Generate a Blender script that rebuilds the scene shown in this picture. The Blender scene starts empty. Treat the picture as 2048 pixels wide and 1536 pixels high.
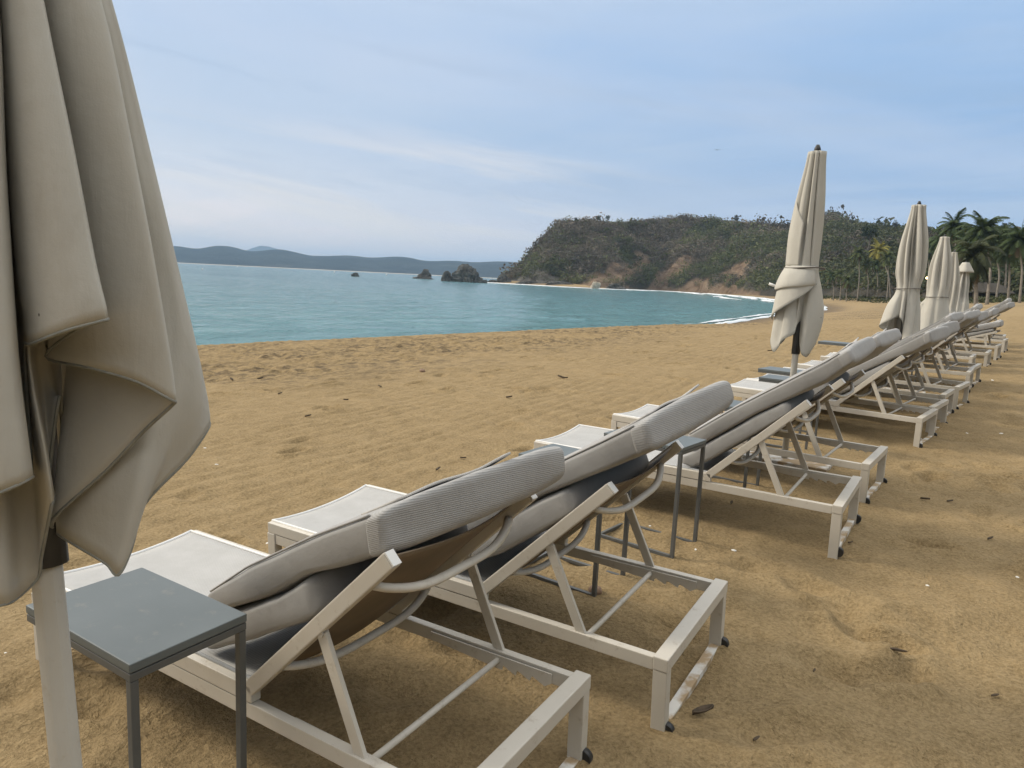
import bpy, bmesh, math, random
import numpy as np
from mathutils import Vector, Matrix
random.seed(7); RNG = np.random.default_rng(11)
S = bpy.context.scene; COL = S.collection
# ------------------------------------------------------------------ camera
CAM = np.array([2.8195, 0.0, 1.480])
RR = np.array([0.7969898, 0.6020884, 0.0479250]); UU = np.array([-0.1267277, 0.0891136, 0.9879265]); FF = np.array([-0.5905483, 0.7934408, -0.1473239])
FPX = 1413.96
cd = bpy.data.cameras.new('camera'); cam = bpy.data.objects.new('camera', cd); COL.objects.link(cam)
cam.matrix_world = Matrix(((RR[0], UU[0], -FF[0], CAM[0]), (RR[1], UU[1], -FF[1], CAM[1]), (RR[2], UU[2], -FF[2], CAM[2]), (0, 0, 0, 1)))
cd.sensor_width = 36; cd.lens = FPX / 2048 * 36; cd.clip_start = 0.05; cd.clip_end = 60000
S.camera = cam
def ray(px, py): return RR * (px - 1024) / FPX + UU * (768 - py) / FPX + FF
def at_depth(px, py, d): return CAM + ray(px, py) * d            # measured from the photograph: a surveyed world point
def on_plane(px, py, n, p0):
    d = ray(px, py); n = np.array(n, float); return CAM + d * (((np.array(p0) - CAM) @ n) / (d @ n))
# ------------------------------------------------------------------ noise + terrain
def _hash(ix, iy, seed):
    h = (ix.astype(np.int64) * 374761393 + iy.astype(np.int64) * 668265263 + seed * 974711) & 0x7fffffff
    h = ((h ^ (h >> 13)) * 1274126177) & 0x7fffffff
    return (h ^ (h >> 16)) & 0xffff
def perlin(x, y, seed=0):
    x0 = np.floor(x); y0 = np.floor(y); fx = x - x0; fy = y - y0
    def g(ix, iy, dx, dy):
        a = _hash(ix, iy, seed) * (2 * np.pi / 65536.0); return np.cos(a) * dx + np.sin(a) * dy
    u = fx * fx * fx * (fx * (fx * 6 - 15) + 10); v = fy * fy * fy * (fy * (fy * 6 - 15) + 10)
    a = g(x0, y0, fx, fy); b = g(x0 + 1, y0, fx - 1, fy); c = g(x0, y0 + 1, fx, fy - 1); d = g(x0 + 1, y0 + 1, fx - 1, fy - 1)
    return (a * (1 - u) + b * u) * (1 - v) + (c * (1 - u) + d * u) * v
def fbm(x, y, oct=4, seed=0):
    r = 0; amp = 1
    for o in range(oct): r = r + amp * perlin(x * 2 ** o, y * 2 ** o, seed + o); amp *= .5
    return r
def sstep(a, b, x):
    t = np.clip((x - a) / (b - a), 0, 1); return t * t * (3 - 2 * t)
COAST = np.array([(-32, -900), (-28, -60), (-26, 0), (-26, 16), (-25.5, 37), (-21.5, 48), (-21.8, 65), (-27.5, 101), (-31, 140), (-38, 176), (-49, 220), (-77, 275), (-110, 345), (-147, 403), (-185, 455), (-222, 470), (-228, 430), (-205, 372), (-225, 352), (-262, 366), (-300, 368), (-330, 420), (-330, 700), (-330, 2500)], float)
def coast_dist(x, y):
    best = np.full(x.shape, 1e9); side = np.zeros(x.shape)
    inside = np.zeros(x.shape, bool)
    P = np.vstack([COAST, [(3000, 2500), (3000, -900)]]); n = len(P)
    for i in range(n):
        ax, ay = P[i]; bx, by = P[(i + 1) % n]
        if i < len(COAST) - 1:
            dx, dy = bx - ax, by - ay; t = np.clip(((x - ax) * dx + (y - ay) * dy) / (dx * dx + dy * dy), 0, 1)
            best = np.minimum(best, np.hypot(x - ax - t * dx, y - ay - t * dy))
        c = ((ay > y) != (by > y)) & (x < (bx - ax) * (y - ay) / (by - ay + 1e-12) + ax); inside ^= c
    return np.where(inside, best, -best)
SEA = -2.0
def plane_z(x, y):
    Y = y - 3.0
    rise = .02186 * np.minimum(Y, 17) + .041 * np.clip(Y - 17, 0, 25) + .007 * np.clip(Y - 42, 0, 150)
    rise = np.maximum(rise, -.12)
    return .0093 * np.clip(x - 1, -40, 12) + rise
def ground_coarse(x, y):
    x = np.asarray(x, float); y = np.asarray(y, float)
    s = coast_dist(x, y); P = np.minimum(plane_z(x, y), 3.2); P = np.where(P > 0, P * (.06 + .94 * sstep(13.5, 27, s)), P) - (.26 + .17 * (1 - sstep(6, 22, y))) * (1 - sstep(13, 25, s))
    low = np.where(s > 0, SEA + .116 * s, np.maximum(SEA + .10 * s, -9))
    k = .35; hh = np.clip(.5 + .5 * (P - low) / k, 0, 1)
    return (low * hh + P * (1 - hh)) - k * hh * (1 - hh) , s
feet = []
def ground_fine(x, y):
    z, s = ground_coarse(x, y)
    d = np.hypot(x - CAM[0], y)
    land = sstep(1.0, 6, s)
    near = 1 - sstep(60, 160, d)
    z = z + land * near * (.022 * fbm(x * .55, y * .55, 3, 3) + .017 * fbm(x * 2.1, y * 2.1, 3, 9) + .010 * fbm(x * 6, y * 6, 2, 21))
    # wind ripples on the open sand seaward of the loungers
    rip = sstep(-.2, -1.2, x) * (1 - sstep(-7.0, -9.5, x)) * sstep(-.25, .25, fbm(x * .35, y * .35, 2, 31) + .15)
    ph = (x + y * .09) * 2 * np.pi / .19 + 4.5 * fbm(x * .7, y * .35, 3, 40)
    z = z + rip * near * (.0075 + .007 * fbm(x * 1.1, y * .5, 2, 47)) * (np.sin(ph) + .35 * np.sin(2 * ph + 1))
    # trampled lumpy band along the berm, with broken footprints
    band = sstep(-5.5, -8, x) * land * near
    r = fbm(x * 1.7, y * 1.7, 4, 55)
    z = z + band * (.09 * np.abs(r) - .015) + band * .05 * fbm(x * 4.5, y * 4.5, 2, 60)
    tr = sstep(1.6, 2.6, x) * near + .5 * (1 - sstep(.2, 2, np.abs(x - .9))) * near
    z = z + tr * (.024 * fbm(x * 1.3, y * 1.3, 3, 77) + .018 * fbm(x * 4.2, y * 3.2, 3, 88))
    for fx, fy in mounds:
        m = (np.abs(x - fx) < .4) & (np.abs(y - fy) < .4)
        if m.any(): q = np.hypot(x[m] - fx, y[m] - fy); z[m] += (.007 + .012 * fbm(x[m] * 9, y[m] * 9, 2, 5)) * np.exp(-(q / .09) ** 2)
    for fx, fy, ang, dep, ln, wd in feet:
        m = (np.abs(x - fx) < .6) & (np.abs(y - fy) < .6)
        if not m.any(): continue
        dx = x[m] - fx; dy = y[m] - fy; c, sn = math.cos(ang), math.sin(ang)
        u = (dx * c + dy * sn) / ln; v = (-dx * sn + dy * c) / wd; q = u * u + v * v
        z[m] += -2.3 * dep * np.exp(-q * 1.6) + dep * .85 * np.exp(-(np.sqrt(q) - 1.45) ** 2 * 5)
    return z
for i in range(150):                                                # footprints landward of the row and between things
    feet.append((random.uniform(2.1, 5.5), random.uniform(-.6, 14), random.uniform(0, 3.14), random.uniform(.012, .034), random.uniform(.1, .17), random.uniform(.06, .1)))
for i in range(220):
    feet.append((random.uniform(-10, -.2), random.uniform(.4, 22), random.uniform(0, 3.14), random.uniform(.008, .035), random.uniform(.1, .18), random.uniform(.06, .1)))
for i in range(60):
    feet.append((random.uniform(0, 2.1), random.uniform(-.2, 4), random.uniform(0, 3.14), random.uniform(.008, .022), random.uniform(.1, .17), random.uniform(.06, .1)))
mounds = []
for x0_, y0_, th_ in ((-.100, .9557, .0905), (-.0218, 1.9312, .0796), (.0674, 3.9924, .0568), (-.0125, 5.2447, .0015), (.0303, 7.5984, -.0702), (.0365, 8.4295, -.0912)):
    for lx in (.025, 1.975):
        for ly in (.021, .67): mounds.append((x0_ + lx * math.cos(th_) - ly * math.sin(th_), y0_ + lx * math.sin(th_) + ly * math.cos(th_)))
def gz(x, y): return float(ground_fine(np.array([float(x)]), np.array([float(y)]))[0])
# ------------------------------------------------------------------ materials
def new_mat(name):
    m = bpy.data.materials.new(name); m.use_nodes = True; nt = m.node_tree
    return m, nt, nt.nodes['Principled BSDF']
def N(nt, kind, **kw):
    n = nt.nodes.new(kind)
    for k, v in kw.items():
        if k in n.inputs.keys() if hasattr(n.inputs, 'keys') else False: n.inputs[k].default_value = v
        else: setattr(n, k, v)
    return n
def ramp(nt, fac, stops):
    r = nt.nodes.new('ShaderNodeValToRGB'); el = r.color_ramp.elements
    while len(el) < len(stops): el.new(.5)
    for e, (p, c) in zip(el, stops): e.position = p; e.color = (*c, 1) if len(c) == 3 else c
    nt.links.new(fac, r.inputs[0]); return r.outputs[0]
def noise(nt, scale, detail=4, rough=.55, vec=None, dist=0):
    n = nt.nodes.new('ShaderNodeTexNoise'); n.inputs['Scale'].default_value = scale; n.inputs['Detail'].default_value = detail; n.inputs['Roughness'].default_value = rough; n.inputs['Distortion'].default_value = dist
    if vec is not None: nt.links.new(vec, n.inputs['Vector'])
    return n.outputs[0]
def obvec(nt, scale=(1, 1, 1)):
    t = nt.nodes.new('ShaderNodeTexCoord'); mp = nt.nodes.new('ShaderNodeMapping'); mp.inputs['Scale'].default_value = scale
    nt.links.new(t.outputs['Object'], mp.inputs[0]); return mp.outputs[0]
def bump(nt, bsdf, hts, strength=.3, dist=.01):
    prev = None
    for h_, d_ in (hts if isinstance(hts, list) else [(hts, dist)]):
        b = nt.nodes.new('ShaderNodeBump'); b.inputs['Strength'].default_value = strength; b.inputs['Distance'].default_value = d_
        nt.links.new(h_, b.inputs['Height'])
        if prev: nt.links.new(prev, b.inputs['Normal'])
        prev = b.outputs[0]
    nt.links.new(prev, bsdf.inputs['Normal'])
def mixc(nt, fac, a, b, mode='MIX'):
    m = nt.nodes.new('ShaderNodeMix'); m.data_type = 'RGBA'; m.blend_type = mode
    for sock, v in ((m.inputs[0], fac), (m.inputs[6], a), (m.inputs[7], b)):
        if isinstance(v, (int, float)): sock.default_value = v
        elif isinstance(v, tuple): sock.default_value = (*v, 1)
        else: nt.links.new(v, sock)
    return m.outputs[2]
def simple(name, c1, c2, scale, rough=.6, bscale=None, bdist=.002, bstr=.3, spec=.5, detail=5, lo=.3, hi=.7):
    m, nt, b = new_mat(name); v = obvec(nt)
    nt.links.new(ramp(nt, noise(nt, scale, detail, vec=v), [(lo, c1), (hi, c2)]), b.inputs['Base Color'])
    b.inputs['Roughness'].default_value = rough; b.inputs['Specular IOR Level'].default_value = spec
    if bscale: bump(nt, b, noise(nt, bscale, 3, vec=v), bstr, bdist)
    return m
def sand_material():
    m, nt, b = new_mat('sand'); v = obvec(nt)
    big = noise(nt, .35, 5, .6, v); mid = noise(nt, 3.5, 6, .65, v); fine = noise(nt, 60, 4, .7, v); grain = noise(nt, 420, 2, .6, v)
    clod = noise(nt, 11, 5, .7, obvec(nt, (1, .75, 1)))
    base = ramp(nt, big, [(.3, (0.2572, 0.1744, 0.0813)), (.5, (0.3178, 0.2215, 0.1081)), (.7, (0.3632, 0.2597, 0.1331))])
    base = mixc(nt, .55, base, ramp(nt, mid, [(.28, (0.1362, 0.0921, 0.0425)), (.48, (0.2825, 0.2009, 0.0998)), (.66, (0.4035, 0.2940, 0.1571))]))
    base = mixc(nt, .24, base, ramp(nt, clod, [(.30, (0.0757, 0.0510, 0.0240)), (.46, (0.2724, 0.1931, 0.0961)), (.66, (0.4540, 0.3381, 0.1894))]))
    base = mixc(nt, .40, base, ramp(nt, fine, [(.30, (0.0857, 0.0588, 0.0277)), (.62, (0.4237, 0.3185, 0.1756))]))
    at = nt.nodes.new('ShaderNodeAttribute'); at.attribute_name = 'wet'
    sx = nt.nodes.new('ShaderNodeSeparateColor'); nt.links.new(at.outputs[0], sx.inputs[0])
    base = mixc(nt, sx.outputs[0], base, (.13, .095, .06))           # damp sand next to the water
    dk = nt.nodes.new('ShaderNodeMath'); dk.operation = 'MULTIPLY'; nt.links.new(sx.outputs[1], dk.inputs[0])
    nt.links.new(ramp(nt, noise(nt, 5.5, 6, .75, obvec(nt, (1, .6, 1))), [(.46, (0, 0, 0)), (.60, (1, 1, 1))]), dk.inputs[1])
    base = mixc(nt, dk.outputs[0], base, (.115, .085, .052))          # scraps of dried weed lying in the sand
    gr = nt.nodes.new('ShaderNodeMath'); gr.operation = 'MULTIPLY'; nt.links.new(sx.outputs[2], gr.inputs[0])
    nt.links.new(ramp(nt, noise(nt, .25, 5, .7, v), [(.42, (0, 0, 0)), (.55, (1, 1, 1))]), gr.inputs[1])
    base = mixc(nt, gr.outputs[0], base, (.085, .095, .04))
    nt.links.new(base, b.inputs['Base Color']); b.inputs['Roughness'].default_value = .95; b.inputs['Specular IOR Level'].default_value = .15
    bump(nt, b, [(clod, .040), (noise(nt, 26, 4, .65, v), .022), (fine, .010), (grain, .0022)], .85)
    return m
M = {}
M['sand'] = sand_material()
def metal_paint(name, c1, c2, dirt):
    m, nt, b = new_mat(name); v = obvec(nt)
    c = ramp(nt, noise(nt, 3.5, 4, vec=v), [(.3, c1), (.7, c2)])
    d = ramp(nt, noise(nt, 16, 7, .75, v), [(.57, (0, 0, 0)), (.69, (1, 1, 1))])
    c = mixc(nt, mixc(nt, .62, (0, 0, 0), d), c, dirt)
    nt.links.new(c, b.inputs['Base Color']); b.inputs['Roughness'].default_value = .48
    bump(nt, b, noise(nt, 180, 2, vec=v), .12, .001); return m
M['paint'] = metal_paint('cream_powder_coat', (.53, .49, .42), (.60, .56, .49), (.34, .28, .20))
M['pole'] = metal_paint('pale_pole_paint', (.47, .445, .39), (.53, .505, .45), (.42, .37, .29))
M['table'] = metal_paint('grey_table_paint', (.085, .088, .086), (.11, .113, .110), (.16, .145, .12))
M['tabletop'] = metal_paint('grey_table_top', (.105, .122, .124), (.130, .147, .149), (.19, .185, .165))
def sling_material():
    m, nt, b = new_mat('woven_sling'); v = obvec(nt)
    w = nt.nodes.new('ShaderNodeTexWave'); w.bands_direction = 'X'; w.inputs['Scale'].default_value = 33; nt.links.new(v, w.inputs[0])
    w2 = nt.nodes.new('ShaderNodeTexWave'); w2.bands_direction = 'Y'; w2.inputs['Scale'].default_value = 60; nt.links.new(v, w2.inputs[0])
    c = ramp(nt, w.outputs[1], [(.1, (.28, .275, .265)), (.6, (.48, .473, .457))])
    c = mixc(nt, .3, c, ramp(nt, noise(nt, 9, 5, .7, v), [(.3, (.32, .312, .29)), (.7, (.51, .50, .485))]))
    nt.links.new(c, b.inputs['Base Color']); b.inputs['Roughness'].default_value = .7
    bump(nt, b, [(w.outputs[1], .002), (w2.outputs[1], .001)], .5); return m
M['sling'] = sling_material()
M['shaded_back_sling'] = simple('backrest_sling', (.14, .105, .065), (.20, .15, .10), 5, .75, 220, .001, .4)  # grey-white mesh; brown puts underside shade and sand bounce into the colour
M['trim'] = simple('white_trim', (.66, .66, .65), (.72, .72, .71), 8, .5)
def fabric(name, c1, c2, weave=260, rib=None, tint=None):
    m, nt, b = new_mat(name); v = obvec(nt)
    c = ramp(nt, noise(nt, 3.0, 5, .6, v), [(.28, c1), (.72, c2)])
    blot = ramp(nt, noise(nt, 7, 6, .75, obvec(nt, (1, 2, 1))), [(.55, (0, 0, 0)), (.72, (1, 1, 1))])
    c = mixc(nt, mixc(nt, .4, (0, 0, 0), blot), c, tuple(k * .72 for k in c1))
    hts = [(noise(nt, 14, 4, vec=v), .006), (noise(nt, weave, 2, vec=v), .0009)]
    if rib:
        w = nt.nodes.new('ShaderNodeTexWave'); w.bands_direction = rib; w.inputs['Scale'].default_value = 58; w.inputs['Distortion'].default_value = .8; w.inputs['Detail'].default_value = 2; w.inputs['Detail Scale'].default_value = 3; nt.links.new(v, w.inputs[0])
        c = mixc(nt, mixc(nt, .3, (0, 0, 0), ramp(nt, w.outputs[1], [(.0, (1, 1, 1)), (.5, (0, 0, 0))])), c, tuple(k * .62 for k in c1))
        hts.append((w.outputs[1], .0016))
    nt.links.new(c, b.inputs['Base Color']); b.inputs['Roughness'].default_value = .92; b.inputs['Specular IOR Level'].default_value = .2
    b.inputs['Sheen Weight'].default_value = .15
    bump(nt, b, hts, .5); return m
M['cushion'] = fabric('grey_cushion_fabric', (.265, .258, .247), (.335, .327, .315))
M['headrest'] = fabric('ribbed_headrest_fabric', (.315, .309, .299), (.39, .383, .373), rib='Z')
M['flap'] = fabric('striped_flap_fabric', (.50, .48, .45), (.58, .56, .53), rib='Y')
def canvas_material():
    m, nt, b = new_mat('beige_canvas'); v = obvec(nt)
    c = ramp(nt, noise(nt, 1.6, 5, .6, v), [(.3, (.52, .495, .435)), (.7, (.59, .567, .505))])
    vo = nt.nodes.new('ShaderNodeTexVoronoi'); vo.inputs['Scale'].default_value = 5.5; nt.links.new(v, vo.inputs['Vector'])
    dots = ramp(nt, vo.outputs['Distance'], [(.018, (1, 1, 1)), (.024, (0, 0, 0))])
    c = mixc(nt, dots, c, (.03, .028, .02))                           # specks of mildew
    st = ramp(nt, noise(nt, 5, 6, .7, obvec(nt, (1, 1, .35))), [(.56, (0, 0, 0)), (.75, (1, 1, 1))])
    c = mixc(nt, mixc(nt, .35, (0, 0, 0), st), c, (.36, .31, .24))
    tr = nt.nodes.new('ShaderNodeBsdfTranslucent'); nt.links.new(c, tr.inputs[0])
    nt.links.new(c, b.inputs['Base Color']); b.inputs['Roughness'].default_value = .9; b.inputs['Specular IOR Level'].default_value = .2
    bump(nt, b, [(noise(nt, 7, 4, vec=v), .010), (noise(nt, 13, 5, .6, obvec(nt, (1, 1, .16)), .5), .007), (noise(nt, 320, 2, vec=v), .0007)], .55)
    ms = nt.nodes.new('ShaderNodeMixShader'); ms.inputs[0].default_value = .12
    nt.links.new(b.outputs[0], ms.inputs[1]); nt.links.new(tr.outputs[0], ms.inputs[2]); nt.links.new(ms.outputs[0], nt.nodes['Material Output'].inputs[0]); return m
M['canvas'] = canvas_material()
M['hem'] = simple('grey_hem_tape', (.22, .222, .198), (.29, .29, .258), 30, .8)
M['dark'] = simple('dark_plastic', (.022, .022, .022), (.035, .034, .032), 20, .5)
M['strap'] = simple('brown_tie_strap', (.10, .085, .07), (.15, .13, .11), 30, .8)
M['white'] = simple('white_plastic', (.70, .69, .66), (.76, .75, .72), 10, .4)
M['slab'] = simple('sandy_white_slab', (.66, .64, .59), (.40, .29, .17), 11, .85, 60, .003, lo=.42, hi=.56)
M['shell'] = simple('shell_white', (.72, .69, .63), (.80, .78, .73), 60, .5)
M['leaf_litter'] = simple('dry_leaf', (.05, .035, .02), (.11, .075, .045), 40, .8)
M['pebble'] = simple('pebble', (.16, .10, .07), (.30, .20, .13), 30, .8)
M['rock'] = simple('sea_rock', (.035, .036, .031), (.15, .14, .118), .35, .85, 1.1, .5, .8, detail=9, lo=.34, hi=.66)
M['foam'] = simple('foam', (.62, .66, .68), (.80, .82, .83), .9, .6, 3, .1, .5)
M['thatch'] = simple('dry_thatch', (.055, .046, .035), (.095, .08, .06), 4, .95, 12, .1, .6)
M['wood'] = simple('dark_wood', (.05, .04, .03), (.09, .07, .05), 4, .9)
M['trunk'] = simple('palm_bark', (.17, .145, .115), (.29, .255, .21), 1.4, .95, 7, .06, .6)
M['bark'] = simple('grey_bark', (.10, .085, .065), (.16, .14, .115), 2, .95)
def leaf_material(name, mul=1.0):
    m, nt, b = new_mat(name)
    at = nt.nodes.new('ShaderNodeAttribute'); at.attribute_name = 'tint'
    nt.links.new(at.outputs[0], b.inputs['Base Color']); b.inputs['Roughness'].default_value = .75; b.inputs['Specular IOR Level'].default_value = .25
    tr = nt.nodes.new('ShaderNodeBsdfTranslucent'); nt.links.new(at.outputs[0], tr.inputs[0])
    ms = nt.nodes.new('ShaderNodeMixShader'); ms.inputs[0].default_value = .18
    nt.links.new(b.outputs[0], ms.inputs[1]); nt.links.new(tr.outputs[0], ms.inputs[2]); nt.links.new(ms.outputs[0], nt.nodes['Material Output'].inputs[0]); return m
M['leaf'] = leaf_material('foliage')
def hill_material():
    m, nt, b = new_mat('headland_soil'); v = obvec(nt)
    at = nt.nodes.new('ShaderNodeAttribute'); at.attribute_name = 'bare'
    sc = nt.nodes.new('ShaderNodeSeparateColor'); nt.links.new(at.outputs[0], sc.inputs[0])
    soil = ramp(nt, noise(nt, .06, 6, .65, v), [(.35, (.050, .046, .034)), (.65, (.095, .082, .060))])
    rock = ramp(nt, noise(nt, .10, 8, .75, v, 1.2), [(.32, (.085, .058, .038)), (.48, (.20, .138, .090)), (.70, (.31, .235, .160))])
    grey = ramp(nt, noise(nt, .11, 8, .75, v), [(.33, (.05, .047, .042)), (.6, (.15, .138, .118)), (.75, (.26, .24, .20))])
    c = mixc(nt, sc.outputs[0], soil, rock); c = mixc(nt, sc.outputs[1], c, grey)
    nt.links.new(c, b.inputs['Base Color']); b.inputs['Roughness'].default_value = .95; b.inputs['Specular IOR Level'].default_value = .1
    bump(nt, b, [(noise(nt, .12, 8, .7, v, .6), 5.0), (noise(nt, .6, 5, .7, v), 1.2)], .8); return m
M['hill'] = hill_material()
def far_material():
    m, nt, b = new_mat('far_hill_scrub'); v = obvec(nt)
    nt.links.new(ramp(nt, noise(nt, .006, 9, .65, v), [(.35, (.020, .028, .028)), (.6, (.042, .052, .050)), (.80, (.11, .11, .10))]), b.inputs['Base Color'])
    sz = nt.nodes.new('ShaderNodeSeparateXYZ'); nt.links.new(v, sz.inputs[0]); lk = b.inputs['Base Color'].links[0].from_socket
    bl = ramp(nt, sz.outputs[2], [(0, (1, 1, 1)), (.9, (1, 1, 1)), (1, (0, 0, 0))]); c = mixc(nt, bl, lk, (.50, .46, .38)); nt.links.new(c, b.inputs['Base Color'])
    b.inputs['Roughness'].default_value = 1; b.inputs['Specular IOR Level'].default_value = 0
    bump(nt, b, noise(nt, .012, 8, .7, v), .9, 40); return m
M['far'] = far_material()
def water_material():
    m, nt, b = new_mat('sea_water'); v = obvec(nt, (1, 1, 1)); v2 = obvec(nt, (.35, 1, 1))
    at = nt.nodes.new('ShaderNodeAttribute'); at.attribute_name = 'shallow'
    rv = nt.nodes.new('ShaderNodeMapping'); rv.inputs['Rotation'].default_value = (0, 0, -.64); rv.inputs['Scale'].default_value = (.3, 1, 1); nt.links.new(v, rv.inputs[0])
    deep = ramp(nt, noise(nt, .045, 8, .72, rv.outputs[0]), [(.34, (.038, .128, .165)), (.5, (.064, .175, .205)), (.66, (.105, .232, .255))])
    c = mixc(nt, at.outputs[2], deep, (.105, .262, .275))
    nt.links.new(c, b.inputs['Base Color']); b.inputs['Roughness'].default_value = .12; b.inputs['IOR'].default_value = 1.33
    b.inputs['Specular IOR Level'].default_value = .5
    rot = nt.nodes.new('ShaderNodeMapping'); rot.inputs['Rotation'].default_value = (0, 0, .35); rot.inputs['Scale'].default_value = (1, .45, 1); nt.links.new(v, rot.inputs[0])
    bump(nt, b, [(noise(nt, .28, 6, .62, rot.outputs[0], .4), 2.6), (noise(nt, 1.3, 5, .65, rot.outputs[0], .3), .62)], 1.0); return m
M['water'] = water_material()
# ------------------------------------------------------------------ mesh helpers
class MB:
    def __init__(s): s.v = []; s.f = []
    def add(s, vs, fs):
        o = len(s.v); s.v += [tuple(map(float, p)) for p in vs]; s.f += [tuple(o + i for i in f) for f in fs]; return s
    def box(s, lo, hi):
        (a, b, c), (d, e, f) = lo, hi
        return s.add([(a, b, c), (d, b, c), (d, e, c), (a, e, c), (a, b, f), (d, b, f), (d, e, f), (a, e, f)],
                     [(0, 3, 2, 1), (4, 5, 6, 7), (0, 1, 5, 4), (1, 2, 6, 5), (2, 3, 7, 6), (3, 0, 4, 7)])
    def bar(s, p, q, w, h, side=(0, 1, 0)):                           # rectangular bar; w along side, h along the third axis
        p = Vector(p); q = Vector(q); t = (q - p).normalized(); a = Vector(side); a = (a - a.dot(t) * t).normalized(); n = t.cross(a)
        vs = []
        for c in (p, q):
            for i, j in ((-1, -1), (1, -1), (1, 1), (-1, 1)): vs.append(c + a * (i * w / 2) + n * (j * h / 2))
        return s.add(vs, [(0, 3, 2, 1), (4, 5, 6, 7), (0, 1, 5, 4), (1, 2, 6, 5), (2, 3, 7, 6), (3, 0, 4, 7)])
    def tube(s, pts, r, seg=10, flat=1.0):
        pts = [Vector(p) for p in pts]; n = len(pts); rs = r if isinstance(r, (list, tuple)) else [r] * n
        a = None; vs = []; fs = []
        for i, p in enumerate(pts):
            t = (pts[min(i + 1, n - 1)] - pts[max(i - 1, 0)]).normalized()
            if a is None:
                a = Vector((0, 0, 1)) if abs(t.z) < .9 else Vector((1, 0, 0))
            a = (a - a.dot(t) * t).normalized(); b = t.cross(a)
            for k in range(seg):
                g = 2 * math.pi * k / seg; vs.append(p + a * (math.cos(g) * rs[i] * flat) + b * (math.sin(g) * rs[i]))
        for i in range(n - 1):
            for k in range(seg):
                k2 = (k + 1) % seg; fs.append((i * seg + k, i * seg + k2, (i + 1) * seg + k2, (i + 1) * seg + k))
        fs.append(tuple(reversed(range(seg)))); fs.append(tuple((n - 1) * seg + k for k in range(seg)))
        return s.add(vs, fs)
    def grid(s, G, close=False):                                      # G[i][j] -> points
        n, m = len(G), len(G[0]); fs = []
        for i in range(n - 1):
            for j in range(m if close else m - 1):
                j2 = (j + 1) % m; fs.append((i * m + j, i * m + j2, (i + 1) * m + j2, (i + 1) * m + j))
        return s.add([p for r in G for p in r], fs)
    def build(s, name, mat, parent=None, smooth=False, bev=0, sub=0, solid=0):
        me = bpy.data.meshes.new(name); me.from_pydata(s.v, [], s.f); me.update()
        bm = bmesh.new(); bm.from_mesh(me)
        if bev:
            bmesh.ops.bevel(bm, geom=bm.edges[:], offset=bev, segments=2, affect='EDGES', profile=.6, clamp_overlap=True)
        bmesh.ops.recalc_face_normals(bm, faces=bm.faces); bm.to_mesh(me); bm.free()
        if smooth: me.polygons.foreach_set('use_smooth', [True] * len(me.polygons))
        me.materials.append(mat); o = bpy.data.objects.new(name, me); COL.objects.link(o)
        if parent: o.parent = parent
        if solid: md = o.modifiers.new('solid', 'SOLIDIFY'); md.thickness = solid; md.offset = 0
        if sub: md = o.modifiers.new('sub', 'SUBSURF'); md.levels = md.render_levels = sub
        return o
def tag(o, label=None, cat=None, group=None, kind=None):
    if label: o['label'] = label
    if cat: o['category'] = cat
    if group: o['group'] = group
    if kind: o['kind'] = kind
    return o
def empty(name, loc=(0, 0, 0), rot=(0, 0, 0)):
    o = bpy.data.objects.new(name, None); o.empty_display_size = .2; o.location = loc; o.rotation_euler = rot; COL.objects.link(o); return o
def fast_mesh(name, V, F, mat, smooth=True, attrs=None, parent=None):  # V (n,3) F (m,4) arrays
    me = bpy.data.meshes.new(name); V = np.asarray(V, np.float32); F = np.asarray(F, np.int32); k = F.shape[1]
    me.vertices.add(len(V)); me.vertices.foreach_set('co', V.ravel()); me.loops.add(F.size); me.loops.foreach_set('vertex_index', F.ravel())
    me.polygons.add(len(F)); me.polygons.foreach_set('loop_start', np.arange(0, F.size, k, dtype=np.int32)); me.update(calc_edges=True)
    if smooth: me.polygons.foreach_set('use_smooth', np.ones(len(F), bool))
    for an, arr in (attrs or {}).items():
        a = me.color_attributes.new(an, 'FLOAT_COLOR', 'POINT'); c = np.ones((len(V), 4), np.float32); c[:, :arr.shape[1]] = arr; a.data.foreach_set('color', c.ravel())
    me.validate(); me.materials.append(mat); o = bpy.data.objects.new(name, me); COL.objects.link(o)
    if parent: o.parent = parent
    return o
def gridfaces(n, m):
    i = np.arange(n - 1)[:, None] * m + np.arange(m - 1)[None]; i = i.ravel(); return np.stack([i, i + m, i + m + 1, i + 1], 1)
def catmull(P, n):
    P = np.array(P, float); k = len(P); Q = np.vstack([2 * P[0] - P[1], P, 2 * P[-1] - P[-2]])
    d = np.linalg.norm(np.diff(P[:, :3], axis=0), axis=1); cum = np.concatenate([[0], np.cumsum(d)]); u = np.linspace(0, cum[-1], n); out = []
    for x in u:
        i = min(int(np.searchsorted(cum, x, side='right')) - 1, k - 2); t = (x - cum[i]) / max(d[i], 1e-9)
        a, b, c, e = Q[i], Q[i + 1], Q[i + 2], Q[i + 3]
        out.append(.5 * (2 * b + (c - a) * t + (2 * a - 5 * b + 4 * c - e) * t * t + (3 * b - a - 3 * c + e) * t ** 3))
    return np.array(out)
def resamp(P, n):
    P = np.array(P, float); d = np.linalg.norm(np.diff(P, axis=0), axis=1); c = np.concatenate([[0], np.cumsum(d)]); u = np.linspace(0, c[-1], n)
    return np.stack([np.interp(u, c, P[:, k]) for k in range(P.shape[1])], 1)
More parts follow.
